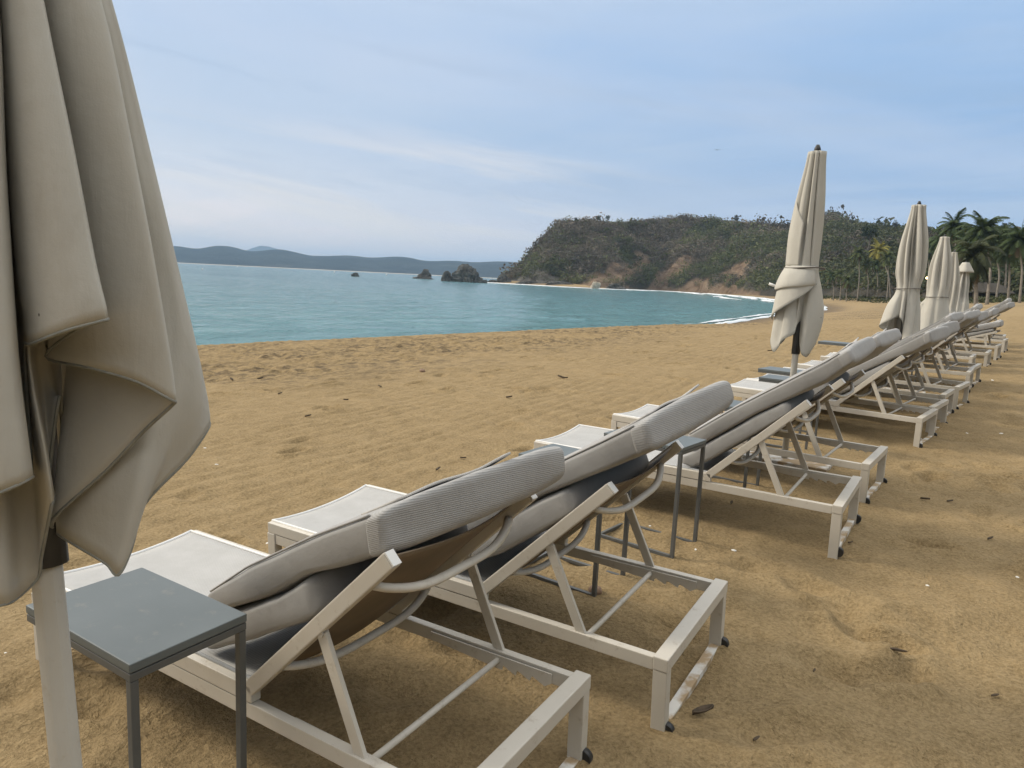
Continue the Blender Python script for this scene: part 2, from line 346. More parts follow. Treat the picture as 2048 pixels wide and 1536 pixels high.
# ------------------------------------------------------------------ sand, sea
def axis_coords(a, b, step, lo, hi, g1=.006, far1=32, g2=.06):
    mid = list(np.arange(a, b + 1e-6, step)); up = []; d = step; x = b
    while x < hi: d = d * (1 + g1) if (x - b) < far1 else d * (1 + g2); x += d; up.append(x)
    dn = []; d = step; x = a
    while x > lo: d = d * (1 + g1) if (a - x) < far1 else d * (1 + g2); x -= d; dn.append(x)
    return np.array(dn[::-1] + mid + up)
xs = axis_coords(-5.0, 4.2, .03, -900, 900); ys = axis_coords(-.2, 6.0, .03, -300, 1800)
X, Y = np.meshgrid(xs, ys, indexing='ij'); xf = X.ravel(); yf = Y.ravel(); zf = ground_fine(xf, yf); sf = coast_dist(xf, yf)
wet = 1 - sstep(1.0, 6.5, sf + .8 * fbm(xf * .15, yf * .15, 3, 5))
weed = sstep(-3.5, -7.5, xf) * sstep(4, 10, sf) * (1 - sstep(120, 200, yf)) * sstep(-.35, .3, fbm(xf * .22, yf * .3, 3, 15) + .1)
weed = np.clip(weed + .35 * sstep(8, 14, sf) * (1 - sstep(14, 20, sf)) * sstep(20, 30, yf), 0, 1)
grass = sstep(60, 110, yf) * sstep(26, 40, sf)
sand = fast_mesh('sand_beach', np.stack([xf, yf, zf], 1), gridfaces(len(xs), len(ys)), M['sand'], attrs={'wet': np.stack([wet * .85, weed, grass], 1)})
tag(sand, kind='structure')
wx = axis_coords(-60, -20, 1.2, -14000, 1000, .02, 200, .1); wy = axis_coords(0, 110, 1.2, -6000, 16000, .02, 300, .1)
X, Y = np.meshgrid(wx, wy, indexing='ij'); xf = X.ravel(); yf = Y.ravel(); sf = coast_dist(xf, yf)
sh = np.exp(np.minimum(sf, 0) / 75.0)
zz = SEA + (.13 * fbm(xf * .10 + yf * .05, yf * .16 - xf * .05, 3, 8) + .10 * fbm(xf * .30, yf * .34, 2, 18)) * (1 - sstep(130, 320, np.hypot(xf, yf))) * sstep(0, 12, -sf)
sea = fast_mesh('sea_water', np.stack([xf, yf, zz], 1), gridfaces(len(wx), len(wy)), M['water'], attrs={'shallow': np.stack([sh, sh, sh], 1)})
tag(sea, kind='structure')
def foam_line(off, width, p0, p1, seed, zoff, breakup=.0, mb=None):   # a ragged ribbon of white water along the shore
    P = resamp(COAST, 4000); seg = P[(P[:, 1] > p0) & (P[:, 1] < p1) & (P[:, 0] > -300)]
    L = np.concatenate([[0], np.cumsum(np.linalg.norm(np.diff(seg, axis=0), axis=1))]); n = max(60, int(L[-1] / 1.1)); seg = resamp(seg, n)
    t = np.gradient(seg, axis=0); t /= np.linalg.norm(t, axis=1)[:, None]; nr = np.stack([-t[:, 1], t[:, 0]], 1)   # seaward (left of travel)
    u = np.linspace(0, L[-1], n); w = width * np.clip(.75 + .9 * fbm(u * .07, u * 0 + seed, 3, seed) + .5 * perlin(u * .35, u * 0 + 3.3, seed + 2), 0.0, 2) * sstep(0, .06, np.linspace(0, 1, n)) * sstep(0, .06, 1 - np.linspace(0, 1, n))
    if breakup: w = w * sstep(breakup - .15, breakup + .15, fbm(u * .03, u * 0 + 8.1, 2, seed + 7) + .5)
    o2 = off + width * .9 * fbm(u * .05, u * 0 + 1.7, 3, seed + 4)
    G = []
    for k, f_ in enumerate((-1, -.6, -.2, .25, .7, 1)):
        q = seg + nr * (o2 + f_ * w * .5 + .12 * width * perlin(u * .6, u * 0 + k * 5.1, seed + 11))[:, None]
        z = zoff + (1 - f_ * f_) * .20 * np.minimum(w, 1.5) + .04 * perlin(u * .5, u * 0 + k, seed + 20)
        G.append([(a, b, c) for (a, b), c in zip(q, z)])
    mb.grid(G)
fm = MB()
foam_line(.1, 1.0, 40, 140, 3, SEA + .05, mb=fm); foam_line(2.0, .55, 50, 130, 6, SEA + .08, .45, mb=fm); foam_line(.6, 1.6, 104, 200, 13, SEA + .03, .35, mb=fm)
foam_line(1.0, 4.5, 215, 452, 4, SEA + .03, mb=fm); foam_line(10, 3.6, 225, 440, 5, SEA + .12, .4, mb=fm); foam_line(22, 4.0, 240, 420, 9, SEA + .2, .5, mb=fm)
fo = fm.build('surf_foam', M['foam'], None, True); tag(fo, kind='stuff'); tag(fo, 'white surf breaking along the water line of the bay', 'surf')
# ------------------------------------------------------------------ headland with its scrub
FOOT = [(985, 566, 476), (1030, 568, 468), (1080, 571, 447), (1120, 573, 445), (1190, 576, 424), (1250, 576, 440), (1320, 577, 470), (1400, 581, 450), (1450, 585, 425), (1510, 588, 375), (1560, 590, 330), (1650, 588, 275), (1750, 589, 230), (1850, 591, 190), (1950, 593, 165), (2100, 597, 150), (2350, 606, 140)]
RIDGE = [(1006, 562, 492), (1032, 548, 500), (1060, 513, 508), (1090, 476, 516), (1116, 449, 522), (1180, 445, 535), (1250, 448, 545), (1340, 440, 560), (1420, 438, 560), (1490, 451, 545), (1580, 452, 520), (1630, 438, 520), (1662, 431, 520), (1700, 446, 480), (1760, 457, 430), (1830, 466, 380), (1900, 472, 350), (2000, 478, 320), (2150, 482, 300), (2350, 490, 290)]
foot = np.array([at_depth(*p) for p in FOOT]); foot[:7, 2] = SEA - 1.5; foot[7:, 2] = np.maximum(foot[7:, 2] - .8, -1.0)
ridge = np.array([at_depth(*p) for p in RIDGE])
def by_px(tab, pts, pxs):
    p = np.array([t[0] for t in tab], float); return np.stack([np.interp(pxs, p, pts[:, k]) for k in range(3)], 1)
NA, NT = 420, 90
aa = np.linspace(0, 1, NA); fpx = 985 + aa * (2350 - 985); rpx = 1006 + aa * (2350 - 1006)
Fp = by_px(FOOT, foot, fpx); Rp = by_px(RIDGE, ridge, rpx)
tt = np.linspace(0, 1.75, NT)
A_, T_ = np.meshgrid(aa, tt, indexing='ij')
gg = np.where(T_ <= 1, np.clip(T_, 0, 1) ** .82, 1 - .55 * (T_ - 1) ** 1.3)
PX_ = Fp[:, None, 0] + (Rp - Fp)[:, None, 0] * T_; PY_ = Fp[:, None, 1] + (Rp - Fp)[:, None, 1] * T_
ZZ = Fp[:, None, 2] + (Rp - Fp)[:, None, 2] * gg
hgt = (Rp - Fp)[:, None, 2]
gul = np.abs(fbm(PX_ * .018 + PY_ * .006, PY_ * .018 - PX_ * .006, 4, 66)); env = np.clip(T_ * 4, 0, 1) * np.clip((1.15 - T_) * 3, .25, 1)
ZZ = ZZ - env * gul * hgt * .17 + env * hgt * .05 * fbm(PX_ * .06, PY_ * .06, 3, 70)
px_mid = 985 + A_ * 1365
def blob(cx, ct, sx, stt, sk=0): return np.exp(-(((px_mid - cx - sk * (T_ - ct)) / sx) ** 2 + ((T_ - ct) / stt) ** 2))
nz = fbm(PX_ * .05, PY_ * .05, 4, 91)
bare = 1.35 * blob(1245, .22, 40, .2, 160) + 1.0 * blob(1180, .10, 25, .14, 80) + .95 * blob(1340, .22, 26, .18, 130) + .95 * blob(1368, .3, 20, .10) + 1.0 * blob(1470, .22, 36, .16, 120) + .9 * blob(1400, .06, 40, .08, 60) + .8 * blob(1560, .16, 16, .14)
bare = bare + 1.0 * np.exp(-(T_ / .05) ** 2) * (px_mid > 1075) * (px_mid < 1520)
bare = sstep(.56, .74, bare + .8 * nz); bare *= (px_mid < 1600)
grey = sstep(.40, .65, 1.2 * np.exp(-((px_mid - 1040) / 60) ** 2) * np.exp(-(T_ / .45) ** 2) + 1.1 * np.exp(-(T_ / .028) ** 2) * (px_mid < 1300) + .7 * nz)
ZZ = ZZ - bare * hgt * .02 * (1 + fbm(PX_ * .12, PY_ * .12, 3, 99))
hv = np.stack([PX_.ravel(), PY_.ravel(), ZZ.ravel()], 1)
hl = fast_mesh('headland', hv, gridfaces(NA, NT), M['hill'], attrs={'bare': np.stack([bare.ravel(), grey.ravel(), grey.ravel() * 0], 1)})
tag(hl, kind='structure')
def leaf_cloud(C, R, n, size, tint, flat=.8, seed=0, jit=.25):
    """many small leaf clumps: C centres (k,3), R radii (k,), n quads per centre, size (k,), tint (k,3) -> V, F, colours"""
    rg = np.random.default_rng(seed); k = len(C)
    d = rg.normal(size=(k, n, 3)); d /= np.linalg.norm(d, axis=2)[..., None]; rad = rg.uniform(.35, 1, (k, n, 1)) ** .6
    ctr = C[:, None] + d * rad * R[:, None, None] * np.array([1, 1, flat])
    nrm = d * .6 + rg.normal(size=(k, n, 3)) * .7 + np.array([0, 0, .35]); nrm /= np.linalg.norm(nrm, axis=2)[..., None]
    a = np.cross(nrm, rg.normal(size=(k, n, 3))); a /= np.linalg.norm(a, axis=2)[..., None]; b = np.cross(nrm, a)
    s = size[:, None, None] * rg.uniform(.6, 1.3, (k, n, 1)); e = rg.uniform(.45, 1, (k, n, 1))
    q = np.stack([ctr - a * s, ctr - b * s * e + nrm * s * .15, ctr + a * s, ctr + b * s * e + nrm * s * .15], 2)
    V = q.reshape(-1, 3); F = np.arange(len(V)).reshape(-1, 4)
    col = np.clip(tint[:, None] * rg.uniform(1 - jit, 1 + jit, (k, n, 1)), 0, 1); col = np.repeat(col.reshape(-1, 3), 4, axis=0)
    return V, F, col
# scrub covering the headland (one mass nobody could count)
cand = 24000
ai = RNG.uniform(0, 1, cand); ti = RNG.uniform(0.02, 1.12, cand) ** .9
def bil(A2, a, t):
    x = a * (NA - 1); y = t / 1.75 * (NT - 1); i = np.clip(x.astype(int), 0, NA - 2); j = np.clip(y.astype(int), 0, NT - 2); u = x - i; v = y - j
    return A2[i, j] * (1 - u) * (1 - v) + A2[i + 1, j] * u * (1 - v) + A2[i, j + 1] * (1 - u) * v + A2[i + 1, j + 1] * u * v
cx, cy, cz, cb, cg = (bil(q, ai, ti) for q in (PX_, PY_, ZZ, bare, grey)); cpx = 985 + ai * 1365
keep = (RNG.uniform(0, 1, cand) > np.maximum(cb * .88, cg * .75)) & (cz > .5)
cx, cy, cz, cpx, ti = cx[keep], cy[keep], cz[keep], cpx[keep], ti[keep]; k = len(cx)
dep = (np.stack([cx, cy, cz], 1) - CAM) @ FF
green = sstep(-.25, .35, fbm(cx * .02, cy * .02, 3, 33) + .30 * sstep(1250, 1650, cpx) - .45 * (ti - .55) - .30 * sstep(1250, 1050, cpx))
u1 = RNG.uniform(0, 1, (k, 1))
dry = np.array([.150, .124, .092]) * (1 - u1) + np.array([.112, .095, .066]) * u1
grn = np.array([.075, .088, .034]) * (1 - u1) + np.array([.125, .130, .052]) * u1
pick = (RNG.uniform(0, 1, k) < .12 + .8 * green)[:, None]
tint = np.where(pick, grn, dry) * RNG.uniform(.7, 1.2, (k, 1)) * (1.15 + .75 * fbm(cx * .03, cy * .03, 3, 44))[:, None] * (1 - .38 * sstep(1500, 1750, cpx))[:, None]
Rr = RNG.uniform(1.2, 3.0, k) * np.where(RNG.uniform(0, 1, k) < .13, 1.6, 1) * np.where((ti > .86) & (RNG.uniform(0, 1, k) < .10), 1.75, 1)
Cc = np.stack([cx, cy, cz + Rr * .45], 1)
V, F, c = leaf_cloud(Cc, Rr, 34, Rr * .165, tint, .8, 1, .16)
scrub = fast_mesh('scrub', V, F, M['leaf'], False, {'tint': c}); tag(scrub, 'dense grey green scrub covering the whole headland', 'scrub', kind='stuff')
# taller wood behind the beach
def tree_pts(n, px0, px1, d0f, spread, rmin, rmax, hmin, hmax, seed):
    rg = np.random.default_rng(seed); px = rg.uniform(px0, px1, n); d = np.interp(px, [1500, 1560, 1650, 1750, 1850, 1950, 2100, 2400], [395, 345, 282, 238, 196, 170, 152, 142]) + d0f + rg.uniform(0, 1, n) * spread
    P = np.array([at_depth(a, 600, b) for a, b in zip(px, d)]); R = rg.uniform(rmin, rmax, n); H = rg.uniform(hmin, hmax, n) * (.55 + .45 * rg.uniform(0, 1, n))
    a = np.clip((px - 985) / 1365, 0, 1); z0 = plane_z(P[:, 0], P[:, 1]); return px, P, R, H, np.minimum(z0, 3.0)
px, P, R, H, z0 = tree_pts(1300, 1545, 2400, 3, 70, 1.6, 3.6, 2.5, 9.5, 4)
rs = RNG.uniform(0, 1, (len(P), 1)); tint = (np.array([.030, .050, .017]) * (1 - rs) + np.array([.082, .104, .034]) * rs) * RNG.uniform(.65, 1.25, (len(P), 1))
lay = []
for f_, rr in ((.25, .9), (.6, 1.0), (.95, .75)):
    lay.append((np.stack([P[:, 0] + RNG.normal(0, .8, len(P)), P[:, 1] + RNG.normal(0, .8, len(P)), z0 + H * f_], 1), R * rr))
nb = 620; bx_ = RNG.uniform(15, 44, nb); by_ = RNG.uniform(-45, 95, nb); bx_[:200] = RNG.uniform(-6, 30, 200); by_[:200] = RNG.uniform(-45, -15, 200)  # unseen tree band inland and behind the camera, added to block low skylight
bh = RNG.uniform(5, 10, nb); bz0 = plane_z(bx_, by_); br = RNG.uniform(1.8, 3.4, nb)
for f_, rr in ((.2, .9), (.55, 1.0), (.95, .8)): lay.append((np.stack([bx_, by_, bz0 + bh * f_], 1), br * rr))
tint_b = (np.array([[.060, .080, .030]]) * RNG.uniform(.7, 1.3, (nb, 1)))
Cc = np.vstack([l[0] for l in lay]); Rr = np.concatenate([l[1] for l in lay])
V, F, c = leaf_cloud(Cc, Rr, 34, np.clip(Rr * .17, .25, .6), np.vstack([tint] * 3 + [tint_b] * 3), .85, 2)
wood = fast_mesh('woodland', V, F, M['leaf'], False, {'tint': c}); tag(wood, 'dense green wood behind the palms at the back of the beach, with an added unseen band inland', 'wood', kind='stuff')
# low bushes and creepers along the foot of the trees
n = 1100; px = RNG.uniform(1560, 2350, n); d = np.interp(px, [1560, 1650, 1750, 1850, 1950, 2100, 2400], [300, 262, 208, 166, 140, 122, 115]) + RNG.uniform(-6, 30, n)
P = np.array([at_depth(a, 600, b) for a, b in zip(px, d)]); R = RNG.uniform(.4, 1.5, n); g0 = ground_coarse(P[:, 0], P[:, 1])[0]
V, F, c = leaf_cloud(np.stack([P[:, 0], P[:, 1], g0 + R * .3], 1), R, 16, R * .25, np.array([[.070, .078, .032]]) * RNG.uniform(.6, 1.3, (n, 1)), .6, 3)
tag(fast_mesh('ground_cover', V, F, M['leaf'], False, {'tint': c}), 'low green creepers along the edge of the sand under the trees', 'ground cover', kind='stuff')
# single broadleaf trees
def broad_tree(px, py, depth, h, r, label, base_py=None, tcol=(.035, .05, .02), seed=1, base_z=None):
    top = at_depth(px, py, depth); z1 = top[2]; b = np.array([top[0], top[1], z1 - h])
    rt = empty('broadleaf_tree', tuple(b)); tag(rt, label, 'tree', 'single trees standing out of the wood')
    m = MB(); m.tube([(0, 0, -1.5), (.1 * r, 0, h * .35), (0, .08 * r, h * .62)], [r * .11, r * .09, r * .06], 8)
    for q in range(4):
        an = q * 1.6 + seed; m.tube([(0, .04 * r, h * .45), (math.cos(an) * r * .5, math.sin(an) * r * .5, h * .75)], [r * .05, r * .025], 6)
    m.build('trunk', M['bark'], rt, True)
    rg = np.random.default_rng(seed); k = 26; dd = rg.normal(size=(k, 3)); dd /= np.linalg.norm(dd, axis=1)[:, None]
    Cc = dd * np.array([r * .72, r * .72, h * .26]) * rg.uniform(.4, 1, (k, 1)) + np.array([0, 0, h * .72]); Rr = rg.uniform(.22, .4, k) * r
    V, F, c = leaf_cloud(Cc, Rr, 45, Rr * .22, np.array([tcol]) * rg.uniform(.65, 1.35, (k, 1)), .8, seed)
    fast_mesh('crown', V, F, M['leaf'], False, {'tint': c}, rt)
broad_tree(1742, 446, 300, 13, 4.2, 'dark dense broadleaf tree on the skyline between the first two upright umbrellas', seed=3)
broad_tree(1199, 431, 512, 6.5, 2.0, 'small lone tree with a flat crown on the headland skyline, left of a near twin', seed=5)
broad_tree(1216, 430, 512, 7, 2.2, 'small lone tree with a wide crown on the headland skyline, right of a near twin', seed=6)
broad_tree(1152, 434, 515, 5, 1.6, 'small bush-like tree at the left brow of the headland', seed=8)
broad_tree(1474, 430, 540, 8, 2.6, 'pale rounded tree breaking the skyline right of the headland hump', seed=9, tcol=(.06, .06, .045))
broad_tree(1792, 440, 380, 6.5, 2.2, 'small pale tree on the skyline just left of the second upright umbrella', seed=10, tcol=(.055, .055, .04))
# palms
def palm(px, base_py, crown_py, depth, fr, label, lean=(0, 0), nf=30, col=(.050, .068, .024), seed=1, tr=.16, droop=1.0, trunk_mat=None):
    base = at_depth(px - lean[0], base_py, depth); top = at_depth(px, crown_py, depth + lean[1]); rg = random.Random(seed)
    b = Vector((base[0], base[1], ground_coarse(base[:1], base[1:2])[0][0])); t = Vector(top) - b
    nf = int(nf * 1.55); rt = empty('palm_tree', b); tag(rt, label, 'palm tree', 'palms at the back of the beach')
    L = t.length; mid = t * .5 + Vector((-t.x * .25 + rg.uniform(-.3, .3), -t.y * .25, -.02 * L))
    pts = [Vector((0, 0, -.4)) * 1, mid * .45, mid, (mid + t) * .5 + t * .02, t]
    pts = catmull(pts, 14); rr = [tr * (1.35 - .75 * i / 13) for i in range(14)]; rr[0] *= 1.35
    m = MB(); m.tube(pts, rr, 9); m.build('trunk', M['trunk'], rt, True)
    V = []; F = []; Cx = []
    for i in range(nf):
        az = 2 * math.pi * (i * .618 % 1) + rg.uniform(-.2, .2); el = math.radians(84 - 136 * (i + .5) / nf * (0.75 + .25 * droop) + rg.uniform(-8, 8)); ln = fr * rg.uniform(.66, 1.02)
        p = t.copy(); d = Vector((math.cos(az) * math.cos(el), math.sin(az) * math.cos(el), math.sin(el))); n = 9; spine = [p.copy()]
        for s in range(n):
            d = (d + Vector((0, 0, -.13 * droop * (1 + s * .12)))).normalized(); p = p + d * (ln / n); spine.append(p.copy())
        dead = i > nf - 4 and rg.random() < .6
        cc = np.array((.12, .09, .05) if dead else col) * rg.uniform(.7, 1.3)
        sd = Vector((-math.sin(az), math.cos(az), 0))
        for s in range(1, n + 1):
            for sub in range(5):
                f0 = (s - 1 + sub / 5) / n; q = spine[s - 1].lerp(spine[s], sub / 5); tn = (spine[s] - spine[s - 1]).normalized()
                wl = ln * .26 * (math.sin(math.pi * min(1, .12 + f0 * .88)) ** .6) * rg.uniform(.8, 1.15)
                for side in (-1, 1):
                    tip = q + (sd * side * .8 + tn * .55 + Vector((0, 0, -.35 - .25 * rg.random()))).normalized() * wl
                    w = tn * (ln * .0165); o = len(V); V += [q - w, q + w, tip + w * .2, tip - w * .2]; F.append((o, o + 1, o + 2, o + 3)); Cx += [cc] * 4
        for s in range(n):
            o = len(V); w = Vector((0, 0, 1)) * ln * .012; V += [spine[s] - w, spine[s] + w, spine[s + 1] + w, spine[s + 1] - w]; F.append((o, o + 1, o + 2, o + 3)); Cx += [cc] * 4
    fast_mesh('crown', np.array([tuple(v) for v in V]), np.array(F), M['leaf'], False, {'tint': np.array(Cx)}, rt)
dk = (.056, .080, .027); yl = (.24, .215, .05); lt = (.085, .102, .034)
palm(1908, 592, 452, 150, 4.7, 'tall palm with a dark crown against the sky, left of the two tallest palms', (-6, 2), 24, dk, 1)
palm(1966, 594, 462, 118, 5.0, 'tall palm with a broad dark crown against the sky, right of the two tallest palms', (-10, 2), 28, dk, 2, .2)
palm(1948, 604, 512, 84, 4.2, 'palm with hanging pale dead fronds and a thick trunk at the edge of the sand', (-6, 0), 26, (.05, .058, .024), 3, .2, 1.35)
palm(1757, 592, 500, 215, 4.6, 'palm with a yellowing crown on a strongly leaning curved trunk', (-26, 4), 18, yl, 4)
palm(1718, 590, 506, 222, 4.2, 'slim palm with an upright pale trunk left of the leaning yellow palm', (2, 0), 18, lt, 5)
palm(1733, 590, 528, 224, 3.6, 'shorter green palm directly behind the leaning yellow palm', (-2, 0), 16, lt, 6)
palm(1752, 590, 530, 232, 3.6, 'short thin palm right of the foot of the leaning yellow palm', (-4, 0), 16, dk, 7)
palm(1694, 590, 560, 225, 3.4, 'young palm with a star-shaped crown close to the ground', (0, 0), 16, lt, 8, .14)
palm(1664, 590, 552, 240, 3.2, 'small dark palm close to the right side of the first upright umbrella', (-4, 0), 16, dk, 9, .14)
palm(1680, 590, 548, 236, 3.2, 'small green palm between the star-shaped young palm and the first upright umbrella', (-1, 0), 16, lt, 10, .14)
palm(1776, 590, 515, 214, 4.0, 'green palm just left of the second upright umbrella', (1, 0), 18, lt, 11)
palm(1838, 592, 512, 176, 4.0, 'slender palm right behind the second upright umbrella with a long pale trunk', (0, 0), 18, lt, 12)
palm(1858, 592, 498, 185, 4.3, 'dark palm behind the third upright umbrella near the lamp', (2, 0), 18, dk, 13)
palm(1935, 596, 490, 145, 4.6, 'bushy palm between the two tallest palms', (3, 0), 22, dk, 14)
palm(1990, 596, 492, 135, 4.6, 'drooping green palm right of the tallest palm', (-3, 0), 22, (.05, .066, .024), 15, .17, 1.2)
palm(2018, 598, 498, 122, 4.2, 'palm with a straight pale trunk near the right edge of the photo', (1, 0), 20, dk, 16)
palm(2040, 600, 478, 116, 4.4, 'palm cut by the right edge of the photo', (0, 0), 22, dk, 17)
palm(2010, 598, 466, 150, 3.6, 'far palm whose tip just breaks the skyline near the right edge', (0, 0), 18, dk, 18)
palm(1885, 594, 478, 168, 4.4, 'dark palm behind the third upright umbrella, left of the tallest pair', (0, 0), 20, dk, 19)
# far hills over the bay
def far_hills(name, crest, depth, back, seed):
    px = np.array([c[0] for c in crest], float); py = np.array([c[1] for c in crest], float); n = 700; q = np.linspace(px[0], px[-1], n)
    ya = np.interp(q, px, py); ker = np.hanning(17); ker /= ker.sum(); ya = np.convolve(np.pad(ya, 8, 'edge'), ker, 'valid')
    top = np.array([at_depth(a, b, depth) for a, b in zip(q, ya)]); ft = np.array([at_depth(a, 560, depth - back) for a in q])
    m = 26; t = np.linspace(0, 1.5, m)[None, :, None]; w = np.array(top)[:, None] * t + ft[:, None] * (1 - t)
    g_ = np.where(t[..., 0] <= 1, np.sin(np.clip(t[..., 0], 0, 1) * np.pi / 2) ** 1.1, 1 - .6 * (t[..., 0] - 1))
    hgt = (top[:, 2] - SEA)[:, None]; z = SEA - 1 + (hgt + 1) * g_
    s = 12.0 / depth; z = z - hgt * .30 * np.abs(fbm(w[..., 0] * s * .5, w[..., 1] * s * .5, 4, seed)) * np.clip((1 - np.abs(t[..., 0] - .5) * 1.7), 0, 1) + hgt * .015 * fbm(w[..., 0] * s * 4, w[..., 1] * s * 4, 3, seed + 3)
    w[..., 2] = z; o = fast_mesh(name, w.reshape(-1, 3), gridfaces(n, m), M['far']); tag(o, kind='structure'); return o
far_hills('far_hills', [(-900, 500), (-400, 470), (0, 480), (250, 500), (300, 502), (345, 491), (372, 494), (392, 498), (430, 491), (455, 492), (475, 496), (492, 502), (515, 503), (545, 499), (568, 499), (590, 505), (620, 512), (655, 512), (700, 511), (745, 515), (790, 512), (815, 514), (845, 522), (880, 522), (905, 521), (945, 525), (985, 523), (1015, 523), (1050, 525), (1200, 530)], 3600, 900, 5)
far_hills('far_mountain', [(380, 530), (440, 515), (485, 503), (505, 496), (522, 491), (540, 493), (565, 501), (620, 520), (660, 530)], 7500, 800, 6)
# ------------------------------------------------------------------ rocks and boats
def rock(px, py_base, depth, w, h, label, seed, dpt=.7, peaks=((0, 0, 1),), mat='rock'):
    b = at_depth(px, py_base, depth); bm = bmesh.new(); bmesh.ops.create_icosphere(bm, subdivisions=5, radius=1)
    for v in bm.verts:
        p = v.co; a = Vector((p.x * 2.1 + seed * 7, p.y * 2.1, p.z * 2.1))
        from mathutils import noise as mn
        rid = abs(mn.fractal(a, .9, 2.0, 5)); r = 1 + .35 * mn.noise(a * .5) - .38 * rid + .08 * mn.noise(a * 6)
        k = 0
        for qx, qy, qh in peaks: k = max(k, qh * math.exp(-((p.x - qx) ** 2) * 1.5))
        hr = max(math.hypot(p.x, p.y), 1e-4); q_ = hr ** -.30; v.co = Vector((p.x * q_ * r * w / 2, p.y * q_ * r * w * dpt / 2, math.copysign(abs(p.z) ** .62, p.z) * r * h * (.55 + .58 * k)))
    me = bpy.data.meshes.new('sea_rock'); bm.to_mesh(me); bm.free(); me.materials.append(M[mat])
    o = bpy.data.objects.new('sea_rock', me); COL.objects.link(o); o.location = (b[0], b[1], SEA); o.rotation_euler = (0, 0, math.atan2(RR[1], RR[0])); tag(o, label, 'rock', 'rocks in the sea off the headland'); return o
rock(932, 562, 428, 19, 9.5, 'largest dark sea rock with a rounded peaked crest off the headland', 1, .7, ((.0, 0, 1.0), (.55, 0, .55), (-.5, 0, .6)))
rock(894, 560, 426, 7, 6.0, 'pointed dark rock touching the left end of the largest sea rock', 2, .8, ((-.3, 0, 1),))
rock(958, 565, 425, 9, 3.2, 'low dark rock trailing off the right end of the largest sea rock', 3, .6)
rock(849, 557, 530, 10.5, 6.8, 'smaller steep sea rock standing alone left of the largest one', 4, .8, ((.1, 0, 1),))
rock(846, 558, 526, 16, 1.6, 'flat wave-washed shelf at the foot of the smaller steep sea rock', 11, .5)
rock(711, 553, 451, 5.2, 2.3, 'tiny black rock far out alone in the open water', 5)
rock(1008, 566, 470, 10, 5.6, 'dark rock leaning against the tip of the headland', 6, .8, ((.2, 0, 1),))
rock(985, 566, 470, 6.5, 1.9, 'low black rock in the water just off the tip of the headland', 7)
rock(1062, 571, 455, 20, 2.4, 'long low dark ledge along the foot of the headland tip', 8, .35)
rock(1120, 574, 440, 22, 2.6, 'long low brown ledge below the headland cliff', 9, .35)
rock(1232, 577, 420, 12, 3.2, 'dark boulder heap where the cliff meets the far beach', 10, .5)
bo = rock(1191, 575, 415, 6.0, 7.0, 'smooth pale round boulder at the foot of the cliff', 21, .9, ((0, 0, 0),), 'slab'); bo.name = 'boulder'; bo['category'] = 'boulder'; del bo['group']
def boat(px, py, depth, s, label):
    b = at_depth(px, py, depth); rt = empty('boat', (b[0], b[1], SEA), (0, 0, 2.3)); tag(rt, label, 'boat', 'small white boats out on the bay')
    m = MB(); G = []
    for x, w, z in ((-1, .30, .55), (-.6, .36, .5), (0, .38, .5), (.6, .28, .58), (1.05, .02, .75)):
        G.append([(x * s, -w * s, z * s * .6), (x * s, -w * .6 * s, -.1 * s), (x * s, w * .6 * s, -.1 * s), (x * s, w * s, z * s * .6)])
    m.grid(G, True); m.build('hull', M['white'], rt); c = MB(); c.box((-.35 * s, -.22 * s, .2 * s), (.3 * s, .22 * s, .75 * s)); c.build('cabin', M['white'], rt, bev=.05 * s)
    c = MB(); c.tube([(0, 0, .7 * s), (0, 0, 1.7 * s)], .03 * s, 6); c.build('mast', M['white'], rt)
boat(773, 549, 900, 2.6, 'bright white boat on the far water, between the lone black rock and the islets')
boat(669, 543, 1000, 2.4, 'white boat on the far water left of the lone black rock')
boat(475, 532, 1300, 2.4, 'white boat farthest left below the far hills')
boat(405, 555, 420, 1.0, 'small white boat on open water nearest the big closed umbrella')
